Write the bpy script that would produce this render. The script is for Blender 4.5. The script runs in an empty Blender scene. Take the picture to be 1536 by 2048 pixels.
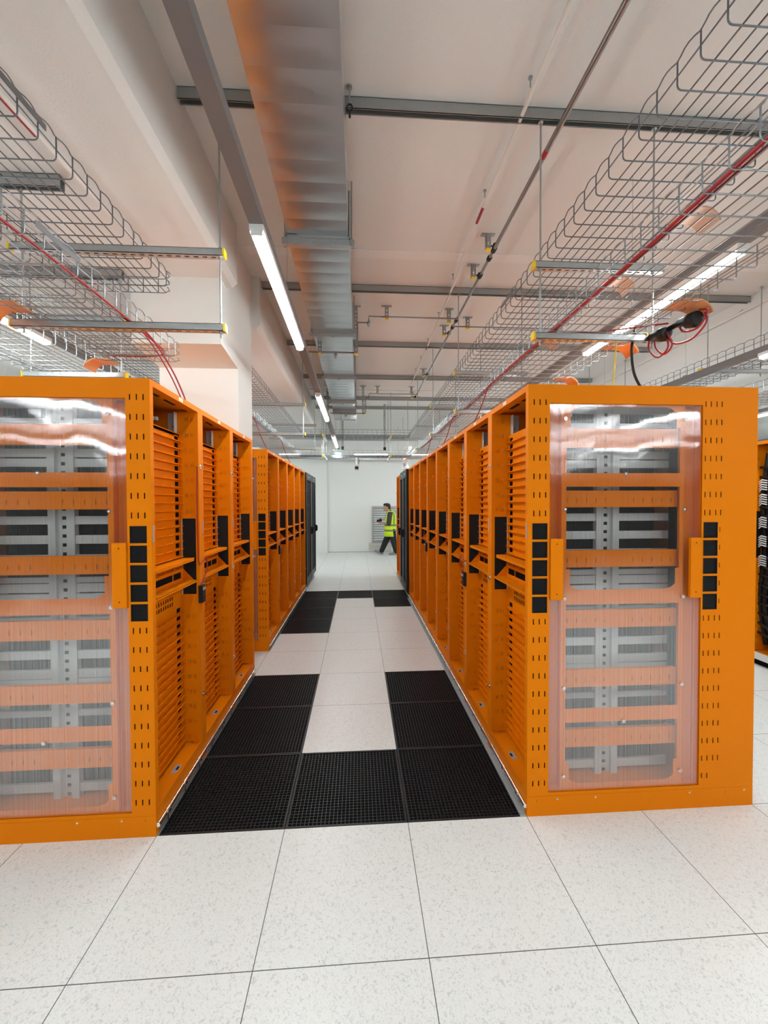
import bpy, bmesh, math, random
from mathutils import Vector, Matrix
random.seed(7)
PI = math.pi
C = bpy.context.scene.collection
SC = bpy.context.scene

# ------------------------------------------------------------------ camera
def look_basis(yaw, pitch, roll):
    cy, sy = math.cos(yaw), math.sin(yaw); cp, sp = math.cos(pitch), math.sin(pitch); cr, sr = math.cos(roll), math.sin(roll)
    f = Vector((sy*cp, cy*cp, sp)); r0 = Vector((cy, -sy, 0)); u0 = r0.cross(f)
    return cr*r0+sr*u0, -sr*r0+cr*u0, f
r_, u_, f_ = look_basis(.0630, -.0201, -.0036)
cam_data = bpy.data.cameras.new('camera')
cam = bpy.data.objects.new('camera', cam_data); C.objects.link(cam)
M = Matrix((r_, u_, -f_)).transposed().to_4x4(); M.translation = (.9634, -1.9626, 1.5723)
cam.matrix_world = M
cam_data.sensor_fit = 'VERTICAL'; cam_data.sensor_height = 24.0
cam_data.lens = 24.0*812.61/2048.0
cam_data.clip_start = .02
SC.camera = cam

# ------------------------------------------------------------------ world, lamps' strength, exposure
LAMP_STRENGTH = 33.0
SC.view_settings.view_transform = 'Standard'
SC.view_settings.look = 'None'
SC.view_settings.gamma = 1.0
SC.view_settings.use_curve_mapping = False
SC.view_settings.exposure = 1.12
w = bpy.data.worlds.new('world'); SC.world = w; w.use_nodes = True
w.node_tree.nodes['Background'].inputs[0].default_value = (.8, .85, .9, 1)
w.node_tree.nodes['Background'].inputs[1].default_value = .15

# ------------------------------------------------------------------ materials
def srgb(r, g, b):
    f = lambda c: (c/255/12.92) if c/255 <= .04045 else ((c/255+.055)/1.055)**2.4
    return (f(r), f(g), f(b), 1)
def mat(name, col, rough=.5, metal=0., bump=0., bscale=60., spec=.5, var=0.):
    m = bpy.data.materials.new(name); m.use_nodes = True
    nt = m.node_tree; b = nt.nodes['Principled BSDF']
    b.inputs['Base Color'].default_value = col; b.inputs['Roughness'].default_value = rough
    b.inputs['Metallic'].default_value = metal; b.inputs['Specular IOR Level'].default_value = spec
    if bump or var:
        tc = nt.nodes.new('ShaderNodeTexCoord'); n = nt.nodes.new('ShaderNodeTexNoise')
        n.inputs['Scale'].default_value = bscale; n.inputs['Detail'].default_value = 4
        nt.links.new(tc.outputs['Object'], n.inputs['Vector'])
        if bump:
            bp = nt.nodes.new('ShaderNodeBump'); bp.inputs['Strength'].default_value = bump; bp.inputs['Distance'].default_value = .01
            nt.links.new(n.outputs['Fac'], bp.inputs['Height']); nt.links.new(bp.outputs['Normal'], b.inputs['Normal'])
        if var:
            mx = nt.nodes.new('ShaderNodeMix'); mx.data_type = 'RGBA'
            mx.inputs[6].default_value = tuple(c*(1-var) for c in col[:3])+(1,); mx.inputs[7].default_value = tuple(min(1, c*(1+var)) for c in col[:3])+(1,)
            nt.links.new(n.outputs['Fac'], mx.inputs[0]); nt.links.new(mx.outputs[2], b.inputs['Base Color'])
    return m
MT = {}
MT['orange'] = mat('orange_paint', (.80, .212, .0012, 1), .50, 0, .04, 900, .08)
MT['galv'] = mat('galvanised_steel', (.50, .53, .54, 1), .38, .85, .05, 40, .5, .12)
MT['duct'] = mat('duct_sheet', (.50, .53, .55, 1), .30, 1.0, .12, 3.5, .5, .06)
MT['wire'] = mat('shaded_zinc_wire', (.18, .20, .225, 1), .36, .9)  # upper trays: same zinc, darkened where less lamplight falls
MT['wirelow'] = mat('lamplit_zinc_wire', (.33, .35, .37, 1), .30, .9)  # lower trays: lamplight put into a brighter copy of the zinc
MT['chrome'] = mat('chrome', (.8, .8, .8, 1), .15, 1)
MT['black'] = mat('black_plastic', (.012, .012, .013, 1), .5, 0, .1, 300, .35)
MT['brush'] = mat('black_brush', (.008, .008, .009, 1), .6, 0, .5, 400, .3)
MT['grate'] = mat('black_grate', (.018, .018, .02, 1), .42, 0, 0, 60, .4)
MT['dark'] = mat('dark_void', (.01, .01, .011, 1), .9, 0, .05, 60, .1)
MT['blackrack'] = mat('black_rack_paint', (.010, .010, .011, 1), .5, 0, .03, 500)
MT['wall'] = mat('white_wall', (.82, .845, .825, 1), .8, 0, .12, 120, .3)
MT['ceil'] = mat('ceiling_plaster', (.73, .73, .71, 1), .85, 0, .25, 90, .2, .02)
MT['trimc'] = mat('ceiling_patch', (.78, .78, .76, 1), .85, 0, .2, 90, .2)
MT['yellow'] = mat('yellow_cap', (.85, .62, .02, 1), .5)
MT['red'] = mat('red_cable', (.33, .012, .02, 1), .4)
MT['ycable'] = mat('yellow_cable', (.75, .62, .08, 1), .4)
MT['whitep'] = mat('white_plastic', (.8, .8, .78, 1), .4)
MT['whitepipe'] = mat('white_pipe', (.74, .70, .66, 1), .5)
MT['steelpipe'] = mat('steel_pipe', (.27, .255, .25, 1), .28, .9, .05, 20)
MT['strut'] = mat('strut_steel', (.40, .42, .42, 1), .45, .75, .06, 60, .5, .1)
MT['rail'] = mat('equipment_rail', (.62, .65, .66, 1), .5, .25, .03, 80)
MT['trunk'] = mat('grey_trunking', (.20, .195, .20, 1), .5, .2)
MT['kick'] = mat('grey_kick', (.45, .47, .47, 1), .45, .3)
MT['label'] = mat('label_paper', (.72, .70, .62, 1), .6)
MT['stick'] = mat('grey_sticker', (.40, .38, .42, 1), .5, .2)
MT['wf'] = mat('orange_dropout', (.70, .36, .17, 1), .45)
MT['wfp'] = mat('pale_dropout', (.62, .45, .34, 1), .5)
MT['foil'] = mat('silver_foil', (.86, .88, .89, 1), .30, .55, .9, 25)
MT['skin'] = mat('skin', (.48, .27, .18, 1), .55, 0, .05, 200)
MT['hair'] = mat('black_hair', (.012, .010, .010, 1), .5, 0, .6, 300)
MT['shirt'] = mat('dark_brown_shirt', (.045, .038, .030, 1), .8, 0, .3, 150)
MT['hivis'] = mat('hi_vis_yellow', (.62, .86, .015, 1), .6, 0, .25, 30)
MT['refl'] = mat('reflective_band', (.17, .19, .12, 1), .4, .2)
MT['trous'] = mat('black_trousers', (.010, .011, .014, 1), .8, 0, .3, 60)
MT['shoe'] = mat('grey_shoe', (.22, .23, .24, 1), .7, 0, .3, 200)
MT['sole'] = mat('pale_sole', (.32, .33, .33, 1), .6)
MT['teal'] = mat('sign_green', (.02, .22, .2, 1), .4)
MT['wtie'] = mat('white_cable', (.82, .82, .82, 1), .4)
MT['sill'] = mat('sill_paint', (.62, .60, .55, 1), .7)

def emit(name, col, s):
    m = bpy.data.materials.new(name); m.use_nodes = True; nt = m.node_tree
    nt.nodes.remove(nt.nodes['Principled BSDF'])
    e = nt.nodes.new('ShaderNodeEmission'); e.inputs[0].default_value = col; e.inputs[1].default_value = s
    nt.links.new(e.outputs[0], nt.nodes['Material Output'].inputs[0]); return m
MT['led2'] = emit('led_tube', (.955, 1.0, .995, 1), LAMP_STRENGTH*1.5)  # crosswise lamps, strength raised to brighten the back wall
MT['led'] = emit('led_diffuser', (.955, 1.0, .995, 1), LAMP_STRENGTH)

def floor_mat():
    m = mat('speckled_floor_tile', (.8, .8, .79, 1), .32, 0, 0, 60, .45); nt = m.node_tree; L = nt.links
    b = nt.nodes['Principled BSDF']
    tc = nt.nodes.new('ShaderNodeTexCoord'); N = nt.nodes.new
    def noise(sc, det, dist):
        n = N('ShaderNodeTexNoise'); n.inputs['Scale'].default_value = sc; n.inputs['Detail'].default_value = det
        n.inputs['Distortion'].default_value = dist; L.new(tc.outputs['Object'], n.inputs['Vector']); return n
    def ramp(a, b_):
        r = N('ShaderNodeValToRGB'); r.color_ramp.elements[0].position = a; r.color_ramp.elements[1].position = b_; return r
    n1 = noise(75, 4, 1.6); r1 = ramp(.545, .66); L.new(n1.outputs['Fac'], r1.inputs[0])
    n2 = noise(170, 3, .8); r2 = ramp(.58, .68); L.new(n2.outputs['Fac'], r2.inputs[0])
    mx = N('ShaderNodeMix'); mx.data_type = 'RGBA'; mx.inputs[6].default_value = (.80, .82, .81, 1); mx.inputs[7].default_value = (.60, .63, .62, 1)
    L.new(r1.outputs[0], mx.inputs[0])
    m2 = N('ShaderNodeMix'); m2.data_type = 'RGBA'; m2.inputs[7].default_value = (.68, .70, .69, 1)
    L.new(mx.outputs[2], m2.inputs[6]); L.new(r2.outputs[0], m2.inputs[0])
    sp = N('ShaderNodeSeparateXYZ'); L.new(tc.outputs['Object'], sp.inputs[0])
    def joint(out):
        a = N('ShaderNodeMath'); a.operation = 'DIVIDE'; a.inputs[1].default_value = .6; L.new(out, a.inputs[0])
        r = N('ShaderNodeMath'); r.operation = 'ROUND'; L.new(a.outputs[0], r.inputs[0])
        s = N('ShaderNodeMath'); s.operation = 'SUBTRACT'; L.new(a.outputs[0], s.inputs[0]); L.new(r.outputs[0], s.inputs[1])
        ab = N('ShaderNodeMath'); ab.operation = 'ABSOLUTE'; L.new(s.outputs[0], ab.inputs[0])
        lt = N('ShaderNodeMath'); lt.operation = 'LESS_THAN'; lt.inputs[1].default_value = .0024; L.new(ab.outputs[0], lt.inputs[0]); return lt
    jx, jy = joint(sp.outputs[0]), joint(sp.outputs[1])
    mxm = N('ShaderNodeMath'); mxm.operation = 'MAXIMUM'; L.new(jx.outputs[0], mxm.inputs[0]); L.new(jy.outputs[0], mxm.inputs[1])
    m3 = N('ShaderNodeMix'); m3.data_type = 'RGBA'; m3.inputs[7].default_value = (.06, .065, .07, 1)
    L.new(m2.outputs[2], m3.inputs[6]); L.new(mxm.outputs[0], m3.inputs[0]); L.new(m3.outputs[2], b.inputs['Base Color'])
    return m
MT['floor'] = floor_mat()

def poly_mat():
    # twin-wall polycarbonate: mostly clear, vertical ribs, a milky glossy surface
    m = bpy.data.materials.new('twin_wall_polycarbonate'); m.use_nodes = True; nt = m.node_tree; L = nt.links; N = nt.nodes.new
    nt.nodes.remove(nt.nodes['Principled BSDF'])
    tc = N('ShaderNodeTexCoord'); geo = N('ShaderNodeNewGeometry'); sp = N('ShaderNodeSeparateXYZ'); L.new(tc.outputs['Object'], sp.inputs[0])
    def math_(op, a, b=None):
        n = N('ShaderNodeMath'); n.operation = op
        for i, q_ in enumerate((a, b)):
            if q_ is None: continue
            if isinstance(q_, (int, float)): n.inputs[i].default_value = q_
            else: L.new(q_, n.inputs[i])
        return n.outputs[0]
    wave = math_('SINE', math_('MULTIPLY', sp.outputs[0], 2*PI/.0062))
    mp = N('ShaderNodeMapping'); mp.inputs['Scale'].default_value = (1, 1, .3); L.new(tc.outputs['Object'], mp.inputs['Vector'])
    nz = N('ShaderNodeTexNoise'); nz.inputs['Scale'].default_value = 4.0; nz.inputs['Detail'].default_value = 1; L.new(mp.outputs[0], nz.inputs['Vector'])
    nf = N('ShaderNodeTexNoise'); nf.noise_dimensions = '1D'; nf.inputs['Scale'].default_value = 140; L.new(sp.outputs[0], nf.inputs['W'])
    cb = N('ShaderNodeCombineXYZ'); L.new(math_('MULTIPLY', wave, .22), cb.inputs[0])
    L.new(math_('MULTIPLY', math_('SUBTRACT', nz.outputs['Fac'], .5), .06), cb.inputs[2])
    ad = N('ShaderNodeVectorMath'); ad.operation = 'ADD'; L.new(geo.outputs['Normal'], ad.inputs[0]); L.new(cb.outputs[0], ad.inputs[1])
    nm = N('ShaderNodeVectorMath'); nm.operation = 'NORMALIZE'; L.new(ad.outputs[0], nm.inputs[0])
    tr = N('ShaderNodeBsdfTransparent'); tr.inputs[0].default_value = (.98, .98, .98, 1)
    gl = N('ShaderNodeBsdfGlossy'); gl.inputs[0].default_value = (.95, .95, .97, 1); gl.inputs['Roughness'].default_value = .05; L.new(nm.outputs[0], gl.inputs['Normal'])
    df = N('ShaderNodeBsdfDiffuse'); df.inputs[0].default_value = (.85, .87, .88, 1)
    mr = N('ShaderNodeMapRange'); mr.inputs[1].default_value = .25; mr.inputs[2].default_value = .75; mr.inputs[3].default_value = .07; mr.inputs[4].default_value = .20; L.new(nf.outputs['Fac'], mr.inputs[0])
    a = N('ShaderNodeMixShader'); L.new(mr.outputs[0], a.inputs[0]); L.new(tr.outputs[0], a.inputs[1]); L.new(gl.outputs[0], a.inputs[2])
    c = N('ShaderNodeMixShader'); c.inputs[0].default_value = .006; L.new(a.outputs[0], c.inputs[1]); L.new(df.outputs[0], c.inputs[2])
    L.new(c.outputs[0], nt.nodes['Material Output'].inputs[0]); return m
MT['poly'] = poly_mat()

# ------------------------------------------------------------------ mesh helpers
class MB:
    def __init__(s): s.v = []; s.f = []; s.sm = []
    def add(s, vs, fs, smooth=False):
        o = len(s.v); s.v += [tuple(p) for p in vs]; s.f += [tuple(i+o for i in f) for f in fs]; s.sm += [smooth]*len(fs); return s
    def box(s, x0, x1, y0, y1, z0, z1):
        x0, x1 = min(x0, x1), max(x0, x1); y0, y1 = min(y0, y1), max(y0, y1); z0, z1 = min(z0, z1), max(z0, z1)
        v = [(x, y, z) for x in (x0, x1) for y in (y0, y1) for z in (z0, z1)]
        return s.add(v, [(0, 1, 3, 2), (4, 6, 7, 5), (0, 4, 5, 1), (2, 3, 7, 6), (0, 2, 6, 4), (1, 5, 7, 3)])
    def tube(s, pts, r, n=6, closed=False, caps=True):
        pts = [Vector(p) for p in pts]; rs = r if isinstance(r, (list, tuple)) else [r]*len(pts)
        m = len(pts); vs = []; up = None
        for i, p in enumerate(pts):
            a = pts[(i-1) % m] if (closed or i > 0) else p; b = pts[(i+1) % m] if (closed or i < m-1) else p
            t = (b-a).normalized() if (b-a).length > 1e-9 else Vector((0, 0, 1))
            if up is None: up = Vector((0, 0, 1)) if abs(t.z) < .9 else Vector((0, 1, 0))
            x = t.cross(up)
            if x.length < 1e-4: x = t.cross(Vector((1, .3, .2)))
            x.normalize(); y = x.cross(t).normalized(); up = y
            for k in range(n):
                an = 2*PI*k/n+PI/n; vs.append(p+(x*math.cos(an)+y*math.sin(an))*rs[i])
        fs = []
        for i in range(m if closed else m-1):
            j = (i+1) % m
            for k in range(n): fs.append((i*n+k, i*n+(k+1) % n, j*n+(k+1) % n, j*n+k))
        s.add(vs, fs, True)
        if caps and not closed: s.add(vs[:n], [tuple(range(n))[::-1]]); s.add(vs[-n:], [tuple(range(n))])
        return s
    def prism(s, poly, axis, a, b):
        # poly: 2D outline in the two remaining axes, extruded along axis from a to b
        def P(u, v, w_): return {'x': (w_, u, v), 'y': (u, w_, v), 'z': (u, v, w_)}[axis]
        n = len(poly); vs = [P(u, v, a) for u, v in poly]+[P(u, v, b) for u, v in poly]
        fs = [tuple(range(n))[::-1], tuple(range(n, 2*n))]+[(i, (i+1) % n, n+(i+1) % n, n+i) for i in range(n)]
        return s.add(vs, fs)
    def plate(s, axis, a, b, u0, u1, v0, v1, holes):
        # sheet with rectangular holes; thickness a..b along axis
        us = sorted({round(q, 5) for q in [u0, u1]+[h for H in holes for h in H[:2]] if u0-1e-6 <= q <= u1+1e-6})
        vs_ = sorted({round(q, 5) for q in [v0, v1]+[h for H in holes for h in H[2:]] if v0-1e-6 <= q <= v1+1e-6})
        def P(u, v, w_): return {'x': (w_, u, v), 'y': (u, w_, v), 'z': (u, v, w_)}[axis]
        nu, nv = len(us)-1, len(vs_)-1
        solid = [[True]*nv for _ in range(nu)]
        for h in holes:
            for i in range(nu):
                cu = (us[i]+us[i+1])/2
                if h[0] < cu < h[1]:
                    for j in range(nv):
                        if h[2] < (vs_[j]+vs_[j+1])/2 < h[3]: solid[i][j] = False
        idx = {}
        def V(i, j, k):
            key = (i, j, k)
            if key not in idx: idx[key] = len(s.v); s.v.append(P(us[i], vs_[j], (a, b)[k]))
            return idx[key]
        def F(*q): s.f.append(q); s.sm.append(False)
        for i in range(nu):
            for j in range(nv):
                if not solid[i][j]: continue
                F(V(i, j, 0), V(i, j+1, 0), V(i+1, j+1, 0), V(i+1, j, 0)); F(V(i, j, 1), V(i+1, j, 1), V(i+1, j+1, 1), V(i, j+1, 1))
                if i == 0 or not solid[i-1][j]: F(V(i, j, 0), V(i, j, 1), V(i, j+1, 1), V(i, j+1, 0))
                if i == nu-1 or not solid[i+1][j]: F(V(i+1, j, 0), V(i+1, j+1, 0), V(i+1, j+1, 1), V(i+1, j, 1))
                if j == 0 or not solid[i][j-1]: F(V(i, j, 0), V(i+1, j, 0), V(i+1, j, 1), V(i, j, 1))
                if j == nv-1 or not solid[i][j+1]: F(V(i, j+1, 0), V(i, j+1, 1), V(i+1, j+1, 1), V(i+1, j+1, 0))
        return s
    def capsule(s, p0, p1, r0, r1, n=14):
        p0, p1 = Vector(p0), Vector(p1); t = p1-p0; L = t.length; t = t.normalized() if L > 1e-6 else Vector((0, 0, 1))
        pts, rs = [], []
        for k in range(5): a = PI/2*(1-k/4); pts.append(p0-t*r0*math.sin(a)); rs.append(max(r0*math.cos(a), .001))
        for k in range(5): a = PI/2*k/4; pts.append(p1+t*r1*math.sin(a)); rs.append(max(r1*math.cos(a), .001))
        return s.tube(pts, rs, n)
    def ellipsoid(s, c, r, n=16, m=10):
        vs = []; fs = []
        for i in range(m+1):
            a = PI*i/m
            for k in range(n):
                b = 2*PI*k/n; vs.append((c[0]+r[0]*math.sin(a)*math.cos(b), c[1]+r[1]*math.sin(a)*math.sin(b), c[2]+r[2]*math.cos(a)))
        for i in range(m):
            for k in range(n): fs.append((i*n+k, (i+1)*n+k, (i+1)*n+(k+1) % n, i*n+(k+1) % n))
        return s.add(vs, fs, True)
    def loft(s, rings, n=24, caps=True):
        # rings: (cx, cy, z, rx, ry)
        vs = [(cx+rx*math.cos(2*PI*k/n), cy+ry*math.sin(2*PI*k/n), z) for cx, cy, z, rx, ry in rings for k in range(n)]
        fs = [(i*n+k, i*n+(k+1) % n, (i+1)*n+(k+1) % n, (i+1)*n+k) for i in range(len(rings)-1) for k in range(n)]
        s.add(vs, fs, True)
        if caps: s.add(vs[:n], [tuple(range(n))[::-1]]); s.add(vs[-n:], [tuple(range(n))])
        return s
    def mesh(s, name, m, recalc=True):
        me = bpy.data.meshes.new(name); me.from_pydata(s.v, [], s.f)
        me.polygons.foreach_set('use_smooth', s.sm)
        if recalc:
            bm = bmesh.new(); bm.from_mesh(me); bmesh.ops.recalc_face_normals(bm, faces=bm.faces); bm.to_mesh(me); bm.free()
        me.materials.append(m); me.update(); return me
    def build(s, name, m, parent=None, loc=None):
        o = bpy.data.objects.new(name, s.mesh(name, m)); C.objects.link(o)
        if parent: o.parent = parent
        if loc: o.location = loc
        return o
def inst(name, me, parent=None, loc=None):
    o = bpy.data.objects.new(name, me); C.objects.link(o)
    if parent: o.parent = parent
    if loc: o.location = loc
    return o
def tag(o, label=None, cat=None, group=None, kind=None):
    if label: o['label'] = label
    if cat: o['category'] = cat
    if group: o['group'] = group
    if kind: o['kind'] = kind
    return o
def thing(name, label, cat, loc=(0, 0, 0), group=None):
    o = bpy.data.objects.new(name, None); C.objects.link(o); o.location = loc; o.empty_display_size = .1
    return tag(o, label, cat, group)
def struct(name, mb, m): return tag(mb.build(name, m), kind='structure')
ORD = ['first', 'second', 'third', 'fourth', 'fifth', 'sixth', 'seventh', 'eighth', 'ninth', 'tenth']
def arc(c, r, a0, a1, n, plane):
    out = []
    for i in range(n+1):
        a = a0+(a1-a0)*i/n; u, v = r*math.cos(a), r*math.sin(a)
        out.append(Vector(c)+(Vector((u, 0, v)) if plane == 'xz' else Vector((0, u, v)) if plane == 'yz' else Vector((u, v, 0))))
    return out
def smooth_path(pts, n=8):
    P = [Vector(p) for p in pts]; P = [P[0]*2-P[1]]+P+[P[-1]*2-P[-2]]; out = []
    for i in range(1, len(P)-2):
        for k in range(n):
            t = k/n; a, b, c, d = P[i-1], P[i], P[i+1], P[i+2]
            out.append(.5*((2*b)+(c-a)*t+(2*a-5*b+4*c-d)*t*t+(3*b-a-3*c+d)*t**3))
    out.append(P[-2]); return out

# ================================================================== THE SETTING
ZC, ZL = 3.955, 3.42                      # ceiling, low slab soffit
WALLY = 11.3
grates = [(0, 0), (1, 0), (2, 0), (0, 1), (2, 1), (0, 2), (2, 2), (0, 5), (0, 6), (0, 7), (0, 8), (1, 8), (2, 7), (2, 8)]
fl = MB().plate('z', -.03, 0, -11.0, 14.0, -16.0, WALLY+.3, [(c*.6, c*.6+.6, r*.6, r*.6+.6) for c, r in grates])
struct('floor', fl, MT['floor'])
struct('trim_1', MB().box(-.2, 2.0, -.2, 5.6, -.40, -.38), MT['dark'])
struct('ceiling', MB().box(-11.2, 14.2, -16.2, WALLY+.2, ZC, ZC+.1), MT['ceil'])
def chamfer_beam(y0, y1):
    return MB().prism([(-11.2, ZC), (-11.2, ZL), (-.10, ZL), (-.06, ZL+.04), (-.06, ZC)], 'y', y0, y1)
struct('trim_2', chamfer_beam(-16.0, 1.62), MT['ceil'])
struct('trim_3', chamfer_beam(2.42, WALLY), MT['ceil'])
struct('trim_4', MB().box(-11.2, -.86, 1.62, 2.42, ZL, ZC), MT['ceil'])
# column with a deep bracket towards the camera
struct('trim_5', MB().prism([(2.42, 0), (2.42, ZC), (1.62, ZC), (1.62, ZL), (1.47, ZL), (1.47, 2.885), (1.93, 2.835), (1.93, 0)], 'x', -.86, -.15), MT['wall'])
struct('trim_6', MB().box(5.5, 14.2, -16.0, WALLY, ZL, ZC), MT['ceil'])
struct('trim_7', MB().box(-.06, 5.5, 1.89, 2.02, ZC-.006, ZC), MT['trimc'])
struct('trim_8', MB().box(-.06, 5.5, 6.58, 6.64, ZC-.012, ZC), MT['trimc'])
struct('wall_back', MB().box(-11.2, 14.2, WALLY, WALLY+.2, -.03, ZC), MT['wall'])
struct('wall_left', MB().box(-11.2, -11.0, -16.2, WALLY, -.03, ZC), MT['wall'])
struct('wall_right', MB().box(14.0, 14.2, -16.2, WALLY, -.03, ZC), MT['wall'])
struct('wall_front', MB().box(-11.2, 14.2, -16.2, -16.0, -.03, ZC), MT['wall'])
struct('trim_9', MB().box(-2.4, -.04, WALLY-.1, WALLY, 0, 2.62).box(-2.4, -.04, WALLY-.06, WALLY, 2.62, 3.0), MT['wall'])
struct('trim_10', MB().box(6.2, 7.0, 5.2, 5.9, 0, ZL), MT['wall'])
struct('baseboard_back', MB().box(-.04, 3.2, WALLY-.008, WALLY, 0, .02), MT['kick'])
# metal strips between the raised floor and the racks
struct('trim_11', MB().box(-.004, .010, 0, 1.84, 0, .004).box(-.004, .010, 2.43, 5.5, 0, .004), MT['kick'])
struct('trim_12', MB().box(1.768, 1.798, 0, 4.73, 0, .006), MT['kick'])

# ================================================================== FLOOR GRATES
def grate_mesh():
    m = MB(); n = 28; w_ = .6; rim = .012
    for a, b, c, d in ((.002, w_-.002, .002, rim), (.002, w_-.002, w_-rim, w_-.002), (.002, rim, rim, w_-rim), (w_-rim, w_-.002, rim, w_-rim)):
        m.box(a, b, c, d, -.035, .0015)
    return m
def grid_mesh():
    m = MB(); n = 29; a, b = .012, .588; p = (b-a)/n
    for i in range(1, n):
        q = a+p*i; m.box(q-.0014, q+.0014, a, b, -.030, -.0006); m.box(a, b, q-.0014, q+.0014, -.030, -.001)
    return m
g_frame = grate_mesh().mesh('frame', MT['grate']); g_grid = grid_mesh().mesh('grid', MT['grate'])
col_w = ['left', 'middle', 'right']
glabel = {(0, 0): 'black floor grate nearest the camera, at the foot of the left rack row', (1, 0): 'black floor grate in the middle of the nearest grate row',
 (2, 0): 'black floor grate nearest the camera, beside the right rack row', (0, 1): 'left black floor grate one tile behind the nearest row',
 (2, 1): 'right black floor grate one tile behind the nearest row', (0, 2): 'left black floor grate third from the camera, ending at white tiles',
 (2, 2): 'right black floor grate third from the camera, ending at white tiles', (0, 5): 'black floor grate nearest of the far left strip of four',
 (0, 6): 'black floor grate second of the far left strip of four', (0, 7): 'black floor grate third of the far left strip of four',
 (0, 8): 'black floor grate farthest of the far left strip of four', (1, 8): 'far black floor grate in the middle of the aisle, behind white tiles',
 (2, 7): 'nearer of the two far black floor grates by the right racks', (2, 8): 'farther of the two far black floor grates by the right racks'}
for c, r in grates:
    t = thing('floor_grate', glabel[(c, r)], 'floor grate', (c*.6, r*.6, 0), 'black floor grates in the aisle')
    inst('frame', g_frame, t); inst('grid', g_grid, t)

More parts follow.
